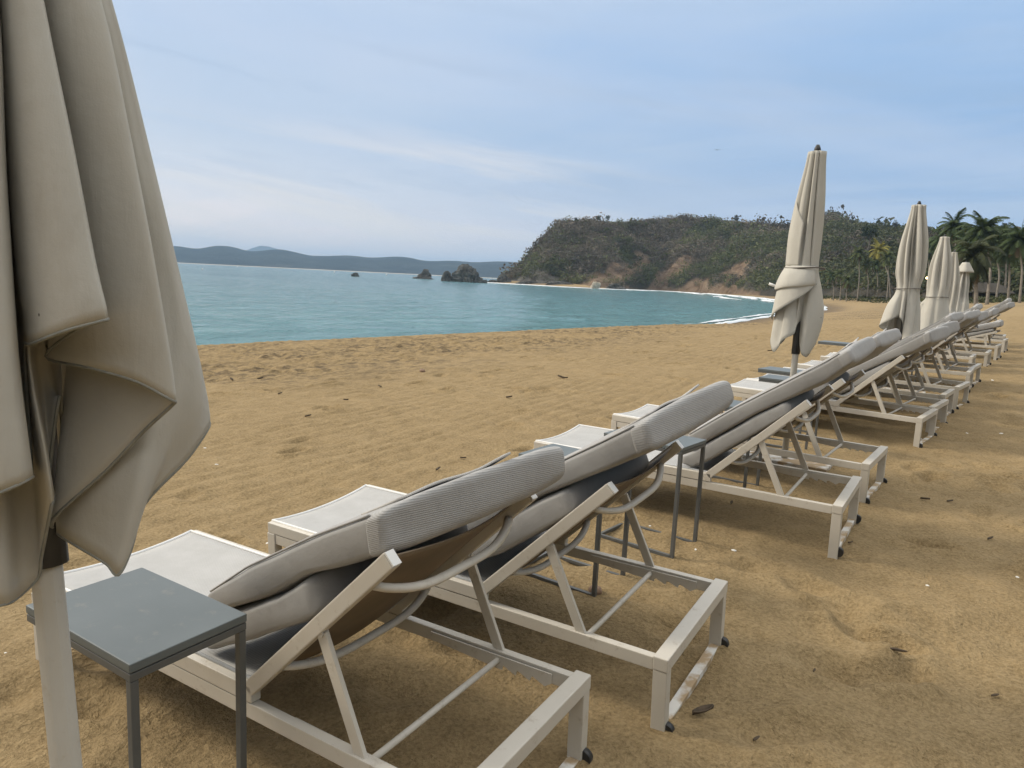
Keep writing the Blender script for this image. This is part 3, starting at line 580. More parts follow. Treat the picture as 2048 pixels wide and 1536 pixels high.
# ------------------------------------------------------------------ loungers (local: x foot->head, y across, z up)
W, L, Hr, BX, BZ, BA, BL = .691, 2.0, .283, 1.246, .319, math.radians(44.2), .734
def make_lounger(BA=BA, foot=(1.683, .252), at=.385):
    rt = empty('sun_lounger')
    for y0 in (0.004, W - .034):
        m = MB(); m.box((.052, y0, .230), (1.948, y0 + .03, .277)); m.build('side_rail', M['paint'], rt, bev=.003)
        m = MB(); m.box((.004, y0 - .002, .2805), (1.262, y0 + .032, .330)); m.build('seat_rail', M['paint'], rt, bev=.003)
        m = MB()                                                       # toothed adjustment rack inside the rail
        yy = y0 + (.036 if y0 < .1 else -.010); pr = [(1.40, .268), (1.40, .240), (1.70, .222)]
        for k in range(3): xk = 1.70 + k * .055; pr += [(xk + .004, .240), (xk + .052, .220)]
        pr += [(1.885, .236), (1.885, .268)]; n = len(pr)
        m.add([(a, yy, b) for a, b in pr] + [(a, yy + .004, b) for a, b in pr], [tuple(range(n)), tuple(range(2 * n - 1, n - 1, -1))] + [(i, (i + 1) % n, n + (i + 1) % n, n + i) for i in range(n)]); m.build('rack', M['paint'], rt)
    for x0 in (0.0, 1.95):
        for y0 in (0.0, W - .042):
            m = MB(); m.box((x0, y0, -.03), (x0 + .05, y0 + .042, .2365 if x0 > 1 else .2795)); m.build('leg', M['paint'], rt, bev=.003)
        m = MB(); m.box((x0 + .006, .042, -.012), (x0 + .044, W - .042, .016)); m.build('floor_bar', M['slab'], rt, bev=.003)
    m = MB(); m.box((1.949, -.002, .2368), (2.002, W + .002, .285)); m.build('rear_bar', M['paint'], rt, bev=.004)
    m = MB(); m.box((.003, .043, .245), (.047, W - .043, .2795)); m.build('front_bar', M['paint'], rt, bev=.003)
    for y0 in (.006, W - .036):
        m = MB(); m.tube([(2.000, y0 + .003, .016), (2.000, y0 + .027, .016)], .027, 18); w = m.build('wheel', M['dark'], rt, True); w.data.polygons.foreach_set('use_smooth', [len(p.vertices) == 4 for p in w.data.polygons])
    G = []                                                             # woven seat, sagging between the rails
    for i in range(26):
        x = .012 + (1.245 - .012) * i / 25
        G.append([(x, .028 + (W - .056) * j / 14, .331 - .026 * math.sin(math.pi * j / 14) ** .8) for j in range(15)])
    m = MB(); m.grid(G); sl = m.build('seat_sling', M['sling'], rt, True, solid=.004)
    m = MB(); m.tube([(g[0] - .004, g[1], g[2]) for g in G[0]], .008, 8); m.build('sling_edge', M['trim'], rt, True)
    for y0 in (.031, W - .031):
        m = MB(); m.tube([(.01, y0, .333), (1.24, y0, .333)], .0055, 8); m.build('sling_edge', M['trim'], rt, True)
    ca, sa = math.cos(BA), math.sin(BA); tv = Vector((ca, 0, sa)); nv = Vector((-sa, 0, ca)); o = Vector((BX, 0, BZ))
    for y0 in (.018, W - .018):
        a = o + Vector((0, y0, 0)); m = MB(); m.bar(a + tv * -.005, a + tv * BL, .032, .044); b = m.build('backrest_bar', M['paint'], rt, bev=.004)
        m = MB(); m.bar(a + tv * (BL + .001), a + tv * (BL + .006), .030, .040); m.build('end_cap', M['white'], b, bev=.001)
        m = MB(); s0 = a + tv * at - nv * .02; s1 = Vector((foot[0], y0, foot[1])); m.bar(s0, s1, .014, .036); m.build('support_strut', M['paint'], rt, bev=.003)
        m = MB(); m.tube([a + tv * at - nv * .02 + Vector((0, -.012, 0)), a + tv * at - nv * .02 + Vector((0, .012, 0))], .011, 10); m.build('bolt', M['paint'], rt)
    m = MB(); m.tube([(foot[0], .012, foot[1]), (foot[0], W - .012, foot[1])], .010, 12); m.build('support_rod', M['paint'], rt, True)
    G = []
    for i in range(20):
        s = .03 + (BL - .05) * i / 19
        G.append([tuple(o + tv * s + Vector((0, .034 + (W - .068) * j / 12, 0)) + nv * (.012 - .028 * math.sin(math.pi * j / 12))) for j in range(13)])
    m = MB(); m.grid(G); m.build('backrest_sling', M['shaded_back_sling'], rt, True, solid=.004)
    for s, dp in ((.62, .072), (.16, .055)):                             # bowed cross braces under the backrest
        pts = []
        for j in range(25):
            f = j / 24; y = .03 + (W - .06) * f; d = dp * (math.sin(math.pi * f) + .12 * math.sin(3 * math.pi * f)) ** .85; pts.append(o + tv * s + Vector((0, y, 0)) - nv * (.015 + d))
        m = MB(); m.tube(pts, .0145, 10, .8); m.build('bowed_brace', M['paint'], rt, True)
    return rt
def copy_tree(o, parent=None):
    c = o.copy(); COL.objects.link(c)
    if parent: c.parent = parent
    for ch in list(o.children): copy_tree(ch, c)
    return c
# name: x, y, turn, dz, roll, pitch
PL = {'A': (-.100, .9557, .0905, -.0018, -.0175, .0078), 'B': (-.0218, 1.9312, .0796, -.0081, .0285, .0056), 'C': (.0674, 3.9924, .0568, .0196, .011, -.0005), 'D': (-.0125, 5.2447, .0015, .0055, -.0052, -.0049),
      'E': (.0303, 7.5984, -.0702, -.0021, -.0013, -.0056), 'F': (.0365, 8.4295, -.0912, -.0131, .0019, -.0018), 'G': (.07, 9.20, -.05, 0, 0, 0), 'H': (.08, 10.25, -.05, 0, 0, 0), 'I': (.08, 11.75, -.03, 0, 0, 0), 'J': (.03, 12.60, -.05, 0, 0, 0),
      'K': (-.05, 14.4, -.04, 0, 0, 0), 'L': (.0, 15.6, -.03, 0, 0, 0), 'M': (.12, 17.4, -.05, 0, 0, 0), 'N': (.12, 19.4, 0, 0, 0, 0), 'O': (.15, 20.5, 0, 0, 0, 0)}
for _k in 'GHIJKLNO':
    _v = list(PL[_k]); _v[0] += random.uniform(-.06, .06); _v[2] += random.uniform(-.05, .05); _v[4] += random.uniform(-.02, .02); _v[5] += random.uniform(-.012, .012); PL[_k] = tuple(_v)
def slope(x, y): return float(plane_z(np.array([x]), np.array([y]))[0])
def place(o, key):
    x, y, th, dz, rl, pt = PL[key]; c, s = math.cos(th), math.sin(th); sx = .0093; sy = .02186 if y < 20 else .041
    # tilt of the sand plus the lounger's own lean, about its middle
    ex = Vector((c, s, sx * c + sy * s + pt)).normalized(); ey = Vector((-s, c, -sx * s + sy * c + rl)); ey = (ey - ey.dot(ex) * ex).normalized(); ez = ex.cross(ey)
    mx, my = x + c * 1.0 - s * W / 2, y + s * 1.0 + c * W / 2; mz = slope(mx, my) + dz
    org = Vector((mx, my, mz)) - ex * 1.0 - ey * (W / 2)
    o.matrix_world = Matrix(((ex.x, ey.x, ez.x, org.x), (ex.y, ey.y, ez.y, org.y), (ex.z, ey.z, ez.z, org.z), (0, 0, 0, 1)))
    return o
LLAB = {'A': 'nearest cream-framed lounger, beside the grey table at the big umbrella pole', 'B': 'second lounger from the camera, its bare rear bar spotted with dark stains', 'C': 'third lounger from the camera, just beyond the pair of small grey tables',
        'D': 'fourth lounger from the camera, in front of the first upright umbrella', 'E': 'fifth lounger from the camera, first one beyond the first upright umbrella', 'F': 'sixth lounger from the camera, close against the fifth',
        'G': 'seventh lounger from the camera, third beyond the first upright umbrella', 'H': 'eighth lounger from the camera, its rear bar jutting out in front of a dark table', 'I': 'ninth lounger from the camera, just beyond the dark table',
        'J': 'tenth lounger from the camera, close behind the ninth', 'K': 'eleventh lounger from the camera, level with the third upright umbrella', 'L': 'twelfth lounger from the camera, with its backrest raised',
        'M': 'thirteenth lounger from the camera, its backrest lowered almost flat', 'N': 'second farthest lounger at the end of the row', 'O': 'farthest lounger at the end of the row'}
proto = make_lounger()
for i, k in enumerate(PL):
    o = proto if i == 0 else make_lounger(math.radians(19), (1.80, .252), .52) if k == 'M' else copy_tree(proto)
    place(o, k); tag(o, LLAB[k], 'sun lounger', 'sun loungers in the row along the beach')
# ------------------------------------------------------------------ folded lounger cushions
def slab(mb, top, bot, w0, w1, n=40, pw=8.0, seg=52, r=.05, crown=.010, wob=0, seed=0, shear=0.0, r1=None):
    T = resamp(top, n); B = resamp(bot, n); yc = (w0 + w1) / 2; hw = (w1 - w0) / 2; C_ = (T + B) / 2; H_ = (T - B) / 2
    r1 = r1 or r
    t0 = C_[0] - C_[1]; t0 /= np.linalg.norm(t0); t1 = C_[-1] - C_[-2]; t1 /= np.linalg.norm(t1)
    def ring(c, hv, inset, tang, fs):
        out = []; hl_ = np.linalg.norm(hv); st = max(.05, 1 - inset / hl_); sw = 1 - inset / hw
        for k in range(seg):
            a = 2 * math.pi * k / seg; ca, sa = math.cos(a), math.sin(a); yy = math.copysign(abs(ca) ** (2 / pw), ca); tt_ = math.copysign(abs(sa) ** (2 / pw), sa)
            e = 1 + crown / hl_ * (1 - yy * yy) * st
            q = c + hv * (tt_ * st * e) + tang * (shear * fs * (yy + 1) / 2); wv = wob * (mathnoise(q[0] * 7 + seed, yy * 3 + tt_, seed)) if wob else 0
            wy = wob * .8 * mathnoise(q[0] * 5 + seed * 3, tt_ * 1.5 + 7, seed + 1) if wob else 0
            out.append((q[0], yc + yy * hw * sw + wy, q[1] + wv))
        return out
    G = []; angs = [0, 18, 36, 54, 72]
    for d in angs:
        d = math.radians(d); G.append(ring(C_[0] + t0 * r * math.cos(d), H_[0], r * (1 - math.sin(d)), t0, 0))
    for i in range(n):
        tg = C_[min(i + 1, n - 1)] - C_[max(i - 1, 0)]; tg /= np.linalg.norm(tg); G.append(ring(C_[i], H_[i], 0, tg, i / (n - 1)))
    for d in reversed(angs):
        d = math.radians(d); G.append(ring(C_[-1] + t1 * r1 * math.cos(d), H_[-1], r1 * (1 - math.sin(d)), t1, 1))
    mb.grid(G, True); m = seg; b = len(mb.v) - len(G) * m
    mb.f.append(tuple(b + k for k in range(m))); mb.f.append(tuple(b + (len(G) - 1) * m + k for k in reversed(range(m))))
def mathnoise(x, y, s):
    return float(perlin(np.array([x]), np.array([y]), int(s))[0])
PROF = {
 'A': dict(sh=.19, lt=[(1.0, .440), (1.156, .518), (1.328, .605), (1.43, .680)], lb=[(.985, .352), (1.016, .341), (1.177, .418), (1.40, .535), (1.47, .582)],
           ut=[(1.03, .545), (1.206, .666), (1.479, .818), (1.675, .914)], ub=[(1.06, .478), (1.156, .524), (1.328, .611), (1.454, .696), (1.60, .760), (1.69, .802)],
           ht=[(1.672, .914), (1.688, .922), (1.702, .929)], hb=[(1.690, .799), (1.706, .806), (1.720, .813)]),
 'B': dict(sh=.11, lt=[(1.02, .430), (1.15, .505), (1.282, .580), (1.386, .662), (1.486, .732), (1.56, .774)], lb=[(1.0, .345), (1.10, .355), (1.288, .457), (1.393, .534), (1.527, .627), (1.60, .678)],
           ut=[(1.04, .545), (1.30, .715), (1.575, .894), (1.725, .984), (1.83, 1.050)], ub=[(1.08, .475), (1.282, .586), (1.386, .668), (1.486, .738), (1.582, .792), (1.733, .876), (1.865, .952)],
           ht=[(1.822, 1.047), (1.837, 1.057), (1.852, 1.067)], hb=[(1.858, .946), (1.874, .956), (1.888, .965)]),
 'C': dict(sh=.04, lt=[(1.09, .415), (1.223, .514), (1.486, .716), (1.62, .806)], lb=[(1.085, .345), (1.132, .332), (1.249, .41), (1.497, .604), (1.66, .738)],
           ut=[(1.10, .548), (1.378, .759), (1.662, .95), (1.837, 1.068), (1.90, 1.118)], ub=[(1.13, .452), (1.223, .520), (1.486, .722), (1.673, .841), (1.85, .952), (1.945, 1.040)],
           ht=[(1.892, 1.113), (1.908, 1.127), (1.925, 1.141)], hb=[(1.938, 1.034), (1.953, 1.047), (1.970, 1.062)]),
 'E': dict(sh=.05, lt=[(1.09, .405), (1.25, .515), (1.50, .68), (1.63, .765)], lb=[(1.085, .345), (1.132, .332), (1.30, .430), (1.53, .585), (1.67, .69)],
           ut=[(1.10, .535), (1.346, .69), (1.62, .868), (1.80, .985), (1.92, 1.072)], ub=[(1.13, .442), (1.25, .521), (1.50, .686), (1.667, .79), (1.86, .885), (1.95, .955)],
           ht=[(1.912, 1.068), (1.928, 1.077), (1.942, 1.086)], hb=[(1.945, .950), (1.960, .962), (1.974, .972)]),
 'F': dict(sh=.0, lt=[(.98, .43), (1.3, .46), (1.6, .53), (1.85, .61)], lb=[(.96, .345), (1.1, .340), (1.3, .375), (1.6, .465), (1.86, .55)],
           ut=[(1.05, .55), (1.4, .585), (1.7, .68), (1.93, .755)], ub=[(1.06, .44), (1.3, .467), (1.6, .537), (1.95, .648)],
           ht=[(1.88, .742), (1.93, .760), (1.96, .770)], hb=[(1.90, .628), (1.95, .645), (1.98, .655)])}
def make_cushion(kind, seed):
    p = PROF[kind]; rt = empty('lounger_cushion'); y0, y1 = .035, W - .035; sh = p['sh']
    m = MB(); slab(m, p['lt'], p['lb'], y0 + .004, y1 - .006, r=.038, wob=.006, seed=seed, shear=sh * .5); m.build('lower_fold', M['cushion'], rt, True)
    m = MB(); slab(m, p['ut'], p['ub'], y0, y1, r=.034, r1=.022, wob=.006, seed=seed + 3, shear=sh); m.build('upper_fold', M['cushion'], rt, True)
    m = MB(); slab(m, p['ht'], p['hb'], y0 - .002, y1 + .002, n=8, r=.010, r1=.026, crown=.007, wob=.004, seed=seed + 5, shear=sh); h_ = m.build('headrest', M['headrest'], rt, True)
    ht = np.array(p['ht']); tn = ht[-1] - ht[0]; tn /= np.linalg.norm(tn); nn = np.array([-tn[1], tn[0]]); G = []
    for i in range(14):                                                # loose edge of the headrest cover, curling up at its far corner
        g = i / 13; row = []
        for j in range(7):
            f_ = j / 6; lift = .005 + .010 * f_ ** 2 * (.4 + .6 * math.sin(g * 5) ** 2) + .007 * f_ ** 1.5 * max(0, g - .75) / .25
            q = ht[-1] + tn * (-.155 + .150 * f_ + sh * g * .78) + nn * lift; row.append((q[0], y0 + .10 + .33 * g, q[1]))
        G.append(row)
    m = MB(); m.grid(G); m.build('loose_cover_edge', M['flap'], rt, True, solid=.007)
    for prof, yy in ((p['ut'], y0 + .010),):
        ed = MB(); q = resamp(prof, 30); ed.tube([(a[0], yy, a[1] - .003) for a in q], .0035, 6); ed.build('piping', M['cushion'], rt, True)
    return rt
CL = {'A': ('A', 'folded grey cushion with a ribbed headrest on the nearest lounger'), 'B': ('B', 'folded grey cushion on the second lounger, its headrest rising above the small tables'), 'C': ('C', 'folded grey cushion on the third lounger, in front of the first upright umbrella'),
      'D': ('C', 'folded grey cushion on the fourth lounger, just behind the third one'), 'E': ('E', 'folded grey cushion on the fifth lounger beyond the first upright umbrella'), 'F': ('E', 'folded grey cushion on the sixth lounger, tucked right behind the fifth'),
      'G': ('C', 'folded grey cushion on the seventh lounger, below the third upright umbrella'), 'H': ('C', 'folded grey cushion on the eighth lounger, in front of the dark table'), 'I': ('C', 'folded grey cushion on the ninth lounger beyond the dark table'),
      'J': ('E', 'folded grey cushion on the tenth lounger'), 'K': ('C', 'steeply tilted grey cushion on the eleventh lounger below the farthest umbrella'), 'L': ('E', 'grey cushion on the twelfth lounger, small and pale'),
      'M': ('F', 'pale cushion lying nearly flat on the thirteenth lounger'), 'N': ('E', 'grey cushion on the second farthest lounger'), 'O': ('C', 'grey cushion on the farthest lounger')}
cp = {}
for k, (kd, lab) in CL.items():
    if kd not in cp: cp[kd] = make_cushion(kd, ord(kd)); o = cp[kd]
    else: o = copy_tree(cp[kd])
    place(o, k); o.scale = (1, 1, 1 if k in 'ABCE' else random.uniform(.965, 1.03)); o.rotation_euler.z += 0 if k in 'ABCE' else random.uniform(-.03, .03); tag(o, lab, 'cushion', 'folded cushions on the loungers')
# ------------------------------------------------------------------ side tables (two legs on one side, floor frame)
def make_table():
    rt = empty('side_table'); lx, ly, h = .485, .315, .625
    m = MB(); m.box((0, 0, h - .020), (lx, ly, h)); m.build('table_top', M['tabletop'], rt, bev=.003)
    m = MB(); m.box((.001, .001, h - .040), (lx - .001, ly - .001, h - .0225)); m.build('apron', M['table'], rt, bev=.002)
    for y in (0.002, ly - .022):
        m = MB(); m.box((lx - .022, y, -.02), (lx - .002, y + .02, h - .0412)); m.build('leg', M['table'], rt, bev=.002)
        m = MB(); m.box((.022, y, .004), (lx - .0235, y + .02, .022)); m.build('floor_bar', M['table'], rt, bev=.002)
    m = MB(); m.box((0.002, .002, .0035), (.0205, ly - .002, .0225)); m.build('end_bar', M['table'], rt, bev=.002)
    return rt
TB = [(.778, .652, .085, 'grey side table right beside the pole of the big closed umbrella', -.07), (.800, 2.795, .01, 'grey side table half hidden behind the nearest headrest, beside the second lounger', 0),
      (.885, 3.500, -.03, 'grey side table on two thin legs right in front of the third lounger', 0), (.80, 4.87, .0, 'grey side table hidden behind the third cushion, only its two legs showing', 0),
      (.79, 6.50, 0, 'grey side table just right of the first upright umbrella pole, legs in shade', 0), (.58, 7.12, -.08, 'grey side table with its top behind the pole of the first upright umbrella', 0),
      (.20, 10.95, -.05, 'grey table top showing right of the first upright umbrella above the loungers', 0), (.95, 11.20, -.05, 'dark side table on two legs between the eighth and ninth lounger', 0)]
tp = make_table()
for i, (x, y, th, lab, dz) in enumerate(TB):
    o = tp if i == 0 else copy_tree(tp)
    o.location = (x, y, slope(x, y) + dz); o.rotation_euler = (0, 0, th); o.scale = (1, 1, (.625 - dz) / .625); tag(o, lab, 'side table', 'grey side tables between the loungers')
# ------------------------------------------------------------------ closed umbrellas
def sheet(mb, cols, n=46, sub=5):
    C_ = np.array([catmull(c, n) for c in cols])                        # (k, n, 3)
    k = len(cols); G = []
    for i in range(n):
        G.append([tuple(p) for p in catmull_u(C_[:, i], sub)])
    mb.grid(G); return G
def catmull_u(P, sub):
    P = np.asarray(P); k = len(P); Q = np.vstack([2 * P[0] - P[1], P, 2 * P[-1] - P[-2]]); out = []
    for i in range(k - 1):
        a, b, c, e = Q[i], Q[i + 1], Q[i + 2], Q[i + 3]
        la, lb, lc = (np.linalg.norm(b - a) + 1e-6, np.linalg.norm(c - b) + 1e-6, np.linalg.norm(e - c) + 1e-6)
        m1 = (c - a) / (la + lb) * lb; m2 = (e - b) / (lb + lc) * lb; lim = .9 * lb
        for mm in (m1, m2):
            ln = np.linalg.norm(mm)
            if ln > lim: mm *= lim / ln
        for s in range(sub):
            t = s / sub; out.append((2 * t ** 3 - 3 * t ** 2 + 1) * b + (t ** 3 - 2 * t ** 2 + t) * m1 + (-2 * t ** 3 + 3 * t ** 2) * c + (t ** 3 - t ** 2) * m2)
    out.append(P[-1]); return out
def hem_tube(G, r): m = MB(); m.tube(G[-1], r, 6); return m
# the big one by the camera: fold lines surveyed from the photograph, each at its own depth toward the camera
P1 = np.array([1.381, .5, .83]); VV = np.array([-FF[0], -FF[1], 0]); VV /= np.linalg.norm(VV); UH = np.array([RR[0], RR[1], 0]); UH /= np.linalg.norm(UH)
AX = np.array([-.118, 0.0, 1.0]); AX /= np.linalg.norm(AX)
def axis_pt(z): return P1 + AX * ((z - P1[2]) / AX[2])
def pv(px, py, v): return on_plane(px, py, VV, P1 + VV * v)
def col(pts):                                                           # pts: (px, py, toward-camera metres); the line runs on up to the hub
    W_ = [pv(*p) for p in pts]; a = W_[0]; ap = axis_pt(2.62); off = a - axis_pt(a[2]); off[2] = 0
    mid = axis_pt((a[2] + 2.62) / 2) + off * .62; return [ap + off * .25, mid] + W_
big = empty('closed_umbrella', tuple(axis_pt(-.06))); tag(big, 'huge closed beige umbrella in the left foreground, cut by the frame', 'umbrella', 'closed beige umbrellas along the row')
chain = [
 [(-190, 0, .00), (-210, 500, .02), (-200, 900, .03), (-190, 1060, .04)],
 [(-70, 0, .13), (-70, 500, .18), (-60, 900, .20), (-60, 1010, .20)],
 [(-12, 0, .10), (2, 350, .15), (24, 700, .18), (46, 900, .19), (50, 962, .19)],          # ridge at the left edge
 [(-8, 0, .03), (8, 350, .05), (30, 700, .06), (50, 880, .06), (62, 930, .06)],
 [(-6, 0, .03), (9, 300, .045), (30, 560, .05), (44, 640, .06), (50, 698, .08)],          # dark crevice
 [(4, 0, .06), (22, 300, .09), (44, 560, .11), (58, 650, .12), (64, 688, .13)],
 [(45, 0, .10), (85, 300, .145), (118, 520, .17), (132, 620, .18), (136, 660, .18)],
 [(80, 0, .10), (140, 300, .145), (181, 520, .17), (203, 610, .18), (208, 641, .18)],
 [(85, 0, .09), (146, 300, .13), (188, 520, .155), (209, 610, .165), (214.5, 638, .165)],  # sharp fold of the front panel
 [(78, 0, .07), (130, 300, .09), (165, 520, .11), (180, 610, .12), (188, 640, .12)],
 [(55, 0, .03), (80, 300, .035), (90, 520, .045), (92, 660, .05), (92, 712, .05)],        # inner valley
 [(110, 0, .055), (150, 300, .07), (175, 560, .085), (180, 690, .09), (182, 736, .09)],
 [(160, 0, .065), (220, 300, .085), (258, 560, .10), (272, 710, .11), (276, 764, .11)],
 [(195, 0, .055), (250, 250, .08), (300, 510, .10), (338, 740, .11), (345, 801, .11)],
 [(200, 0, .045), (254, 250, .065), (304, 510, .085), (342, 740, .095), (349, 806, .095)],   # second sharp fold
 [(190, 0, .02), (235, 250, .03), (275, 510, .045), (290, 760, .055), (288, 862, .055)],
 [(170, 0, -.01), (200, 250, -.005), (220, 510, .01), (215, 800, .03), (212, 942, .04)],
 [(140, 0, -.03), (150, 300, -.03), (140, 650, -.01), (118, 920, .015), (106, 1038, .03)],   # long rib
 [(150, 0, -.05), (170, 300, -.055), (165, 650, -.035), (128, 930, -.005), (110, 1062, .0)],
 [(190, 0, -.035), (220, 300, -.04), (240, 650, -.02), (190, 960, .02), (158, 1094, .03)],
 [(200, 0, -.04), (250, 300, -.045), (290, 650, -.03), (250, 960, .035), (214, 1128, .05)],
 [(206, 0, -.045), (262, 300, -.05), (320, 650, -.04), (282, 940, .035), (236, 1150, .06)],  # hanging corner
 [(210, 0, -.05), (272, 300, -.055), (342, 650, -.05), (312, 900, .01), (262, 1098, .04)],
 [(214, 0, -.055), (284, 300, -.065), (362, 650, -.06), (352, 850, -.03), (288, 1010, .0)],
 [(219, 0, -.06), (294, 300, -.075), (376, 650, -.075), (400, 800, -.065), (374, 918, -.05)],
 [(221, 0, -.07), (298, 300, -.09), (381, 650, -.10), (414, 800, -.10), (418, 852, -.10)],   # outer silhouette
 [(212, 0, -.12), (288, 300, -.15), (365, 650, -.17), (392, 820, -.18), (398, 850, -.18)],
 [(150, 0, -.20), (190, 300, -.25), (240, 650, -.28), (250, 900, -.28)],
 [(40, 0, -.22), (40, 300, -.27), (30, 650, -.30), (20, 1000, -.28)],
 [(-90, 0, -.16), (-130, 300, -.2), (-150, 650, -.2), (-140, 1000, -.16)],
 [(-190, 0, .00), (-210, 500, .02), (-200, 900, .03), (-190, 1060, .04)]]
m = MB(); G = sheet(m, [[p - big.location for p in map(np.array, col(c))] for c in chain], 60, 5)
for q in ():
    pass
cv = m.build('canopy', M['canvas'], big, True, solid=.004)
hem_tube(G, .0032).build('hem', M['hem'], big, True)
inner = [   # folds hanging inside, behind the front panels
 [(-60, 300, .08), (-70, 800, .10), (-55, 1150, .08), (-40, 1215, .07)], [(-10, 300, .06), (-12, 800, .08), (6, 1120, .10), (12, 1208, .10)], [(20, 300, .03), (22, 800, .04), (36, 1100, .05), (40, 1192, .05)],
 [(30, 300, .03), (44, 700, .03), (66, 1000, .03), (76, 1155, .03)], [(34, 300, .035), (52, 700, .045), (76, 960, .045), (82, 1118, .04)], [(36, 300, .05), (56, 700, .085), (88, 900, .10), (104, 1008, .09)], [(38, 300, .045), (60, 710, .07), (92, 900, .085), (107, 992, .07)],
 [(44, 300, .02), (70, 720, .03), (92, 880, .03), (98, 960, .02)], [(60, 300, .01), (96, 720, .01), (112, 800, .03), (119, 792, .04)], [(70, 300, -.02), (118, 700, -.02), (122, 830, -.02), (125, 860, -.02)]]
m = MB(); G2 = sheet(m, [[p - big.location for p in map(np.array, col(c))] for c in inner], 40, 5)
m.build('inner_canopy', M['canvas'], big, True, solid=.004); hem_tube(G2, .003).build('hem', M['hem'], big, True)
def oct_pole(mb, p, q, r):
    pts = [Vector(p), Vector(q)]; mb.tube(pts, r, 8)
lp = lambda z: Vector(axis_pt(z)) - big.location
m = MB(); oct_pole(m, lp(-.1), lp(2.62), .028); m.build('pole', M['pole'], big, bev=.006)
m = MB(); m.tube([lp(.905), lp(1.15), lp(1.30)], .037, 16); m.build('pole_sleeve', M['dark'], big, True)
m = MB(); m.tube([lp(2.58), lp(2.66), lp(2.74)], [.06, .045, .02], 14); m.build('finial', M['dark'], big, True)
m = MB(); m.box((-.34, -.34, -.02), (.34, .34, .03)); b1 = m.build('base_slab', M['slab'], big, bev=.008)
def closed_umbrella(x, y, zt, lab, cols, zw, extra=(), rtop=.05, zbot=.9, cap=False, tie=True, seed=0, strapr=None, cleat=None):
    g = slope(x, y); rt = empty('closed_umbrella', (x, y, g)); tag(rt, lab, 'umbrella', 'closed beige umbrellas along the row')
    cdir = np.array([CAM[0] - x, CAM[1] - y]); cdir /= np.linalg.norm(cdir); ru = np.array([-cdir[1], cdir[0]])   # u to the right seen from the row's near end
    def P(th, r, z): a = math.radians(th); d = ru * math.cos(a) + cdir * math.sin(a); return np.array([d[0] * r, d[1] * r, z - g])
    C_ = []
    for th, prof in cols: C_.append([P(th + (q[2] if len(q) > 2 else 0), q[1], q[0]) for q in prof])
    C_.append([p.copy() for p in C_[0]])
    m = MB(); G = sheet(m, C_, 44, 4)
    for ex in extra:
        GE = sheet(m, [[P(th, r, z) for z, r in prof] for th, prof in ex], 16, 5); hem_tube(GE, .004).build('hem', M['hem'], rt, True)
    m.build('canopy', M['canvas'], rt, True, solid=.005); hem_tube(G, .0038).build('hem', M['hem'], rt, True)
    m = MB(); m.tube([(0, 0, -.1), (0, 0, zt - g)], .026, 12); m.build('pole', M['pole'], rt, True)
    m = MB(); m.tube([(0, 0, zbot - g), (0, 0, zw - g)], .034, 12); m.build('pole_sleeve', M['dark'], rt, True)
    m = MB(); m.tube([(0, 0, zt - g - .01), (0, 0, zt - g + .03), (0, 0, zt - g + .055)], [.03, .024, .012], 10); m.build('finial', M['dark'], rt, True)
    mc = MB(); 
    tops = [c[0] for c in C_[:-1]]; ctr = (0, 0, zt - g + .012); o = len(mc.v); mc.add([ctr] + tops, [(0, i + 1, (i + 1) % len(tops) + 1) for i in range(len(tops))]); mc.build('top_cap', M['canvas'], rt, True, solid=.004)
    if tie:
        m = MB(); k = len(G); ring = []
        best = min(range(k), key=lambda i: abs(np.mean([p[2] for p in G[i]]) + g - zw))
        n = 40; R_ = strapr or .13
        for i in range(n + 1):
            a = 2 * math.pi * i / n; d = ru * math.cos(a) + cdir * math.sin(a); ring.append((d[0] * R_, d[1] * R_ * 1.0, zw - g + .006 * math.sin(a * 2)))
        m.tube(ring, .006, 8); m.build('tie_strap', M['strap'], rt, True)
    if cleat:
        p = P(*cleat); q = P(cleat[0], cleat[1] + .06, cleat[2] + .02); m = MB(); m.tube([p, q], .011, 8); m.build('cleat', M['white'], rt, True)
    m = MB(); m.box((-.36, -.16, -.02), (.36, .16, .035)); bs = m.build('base_slab', M['slab'], rt, bev=.008); bs.rotation_euler = (0, 0, .05)
    if cap:
        m = MB(); G = []
        for z, r in ((zt + .012, .07), (zt - .02, .085), (zt - .19, .170), (zt - .235, .185)):
            G.append([P(360 * i / 24, r * (1 + .10 * math.cos(i / 24 * 2 * math.pi * 4)), z) for i in range(24)])
        m.grid(G, True); m.build('vent_cap', M['canvas'], rt, True, solid=.004)
    return rt
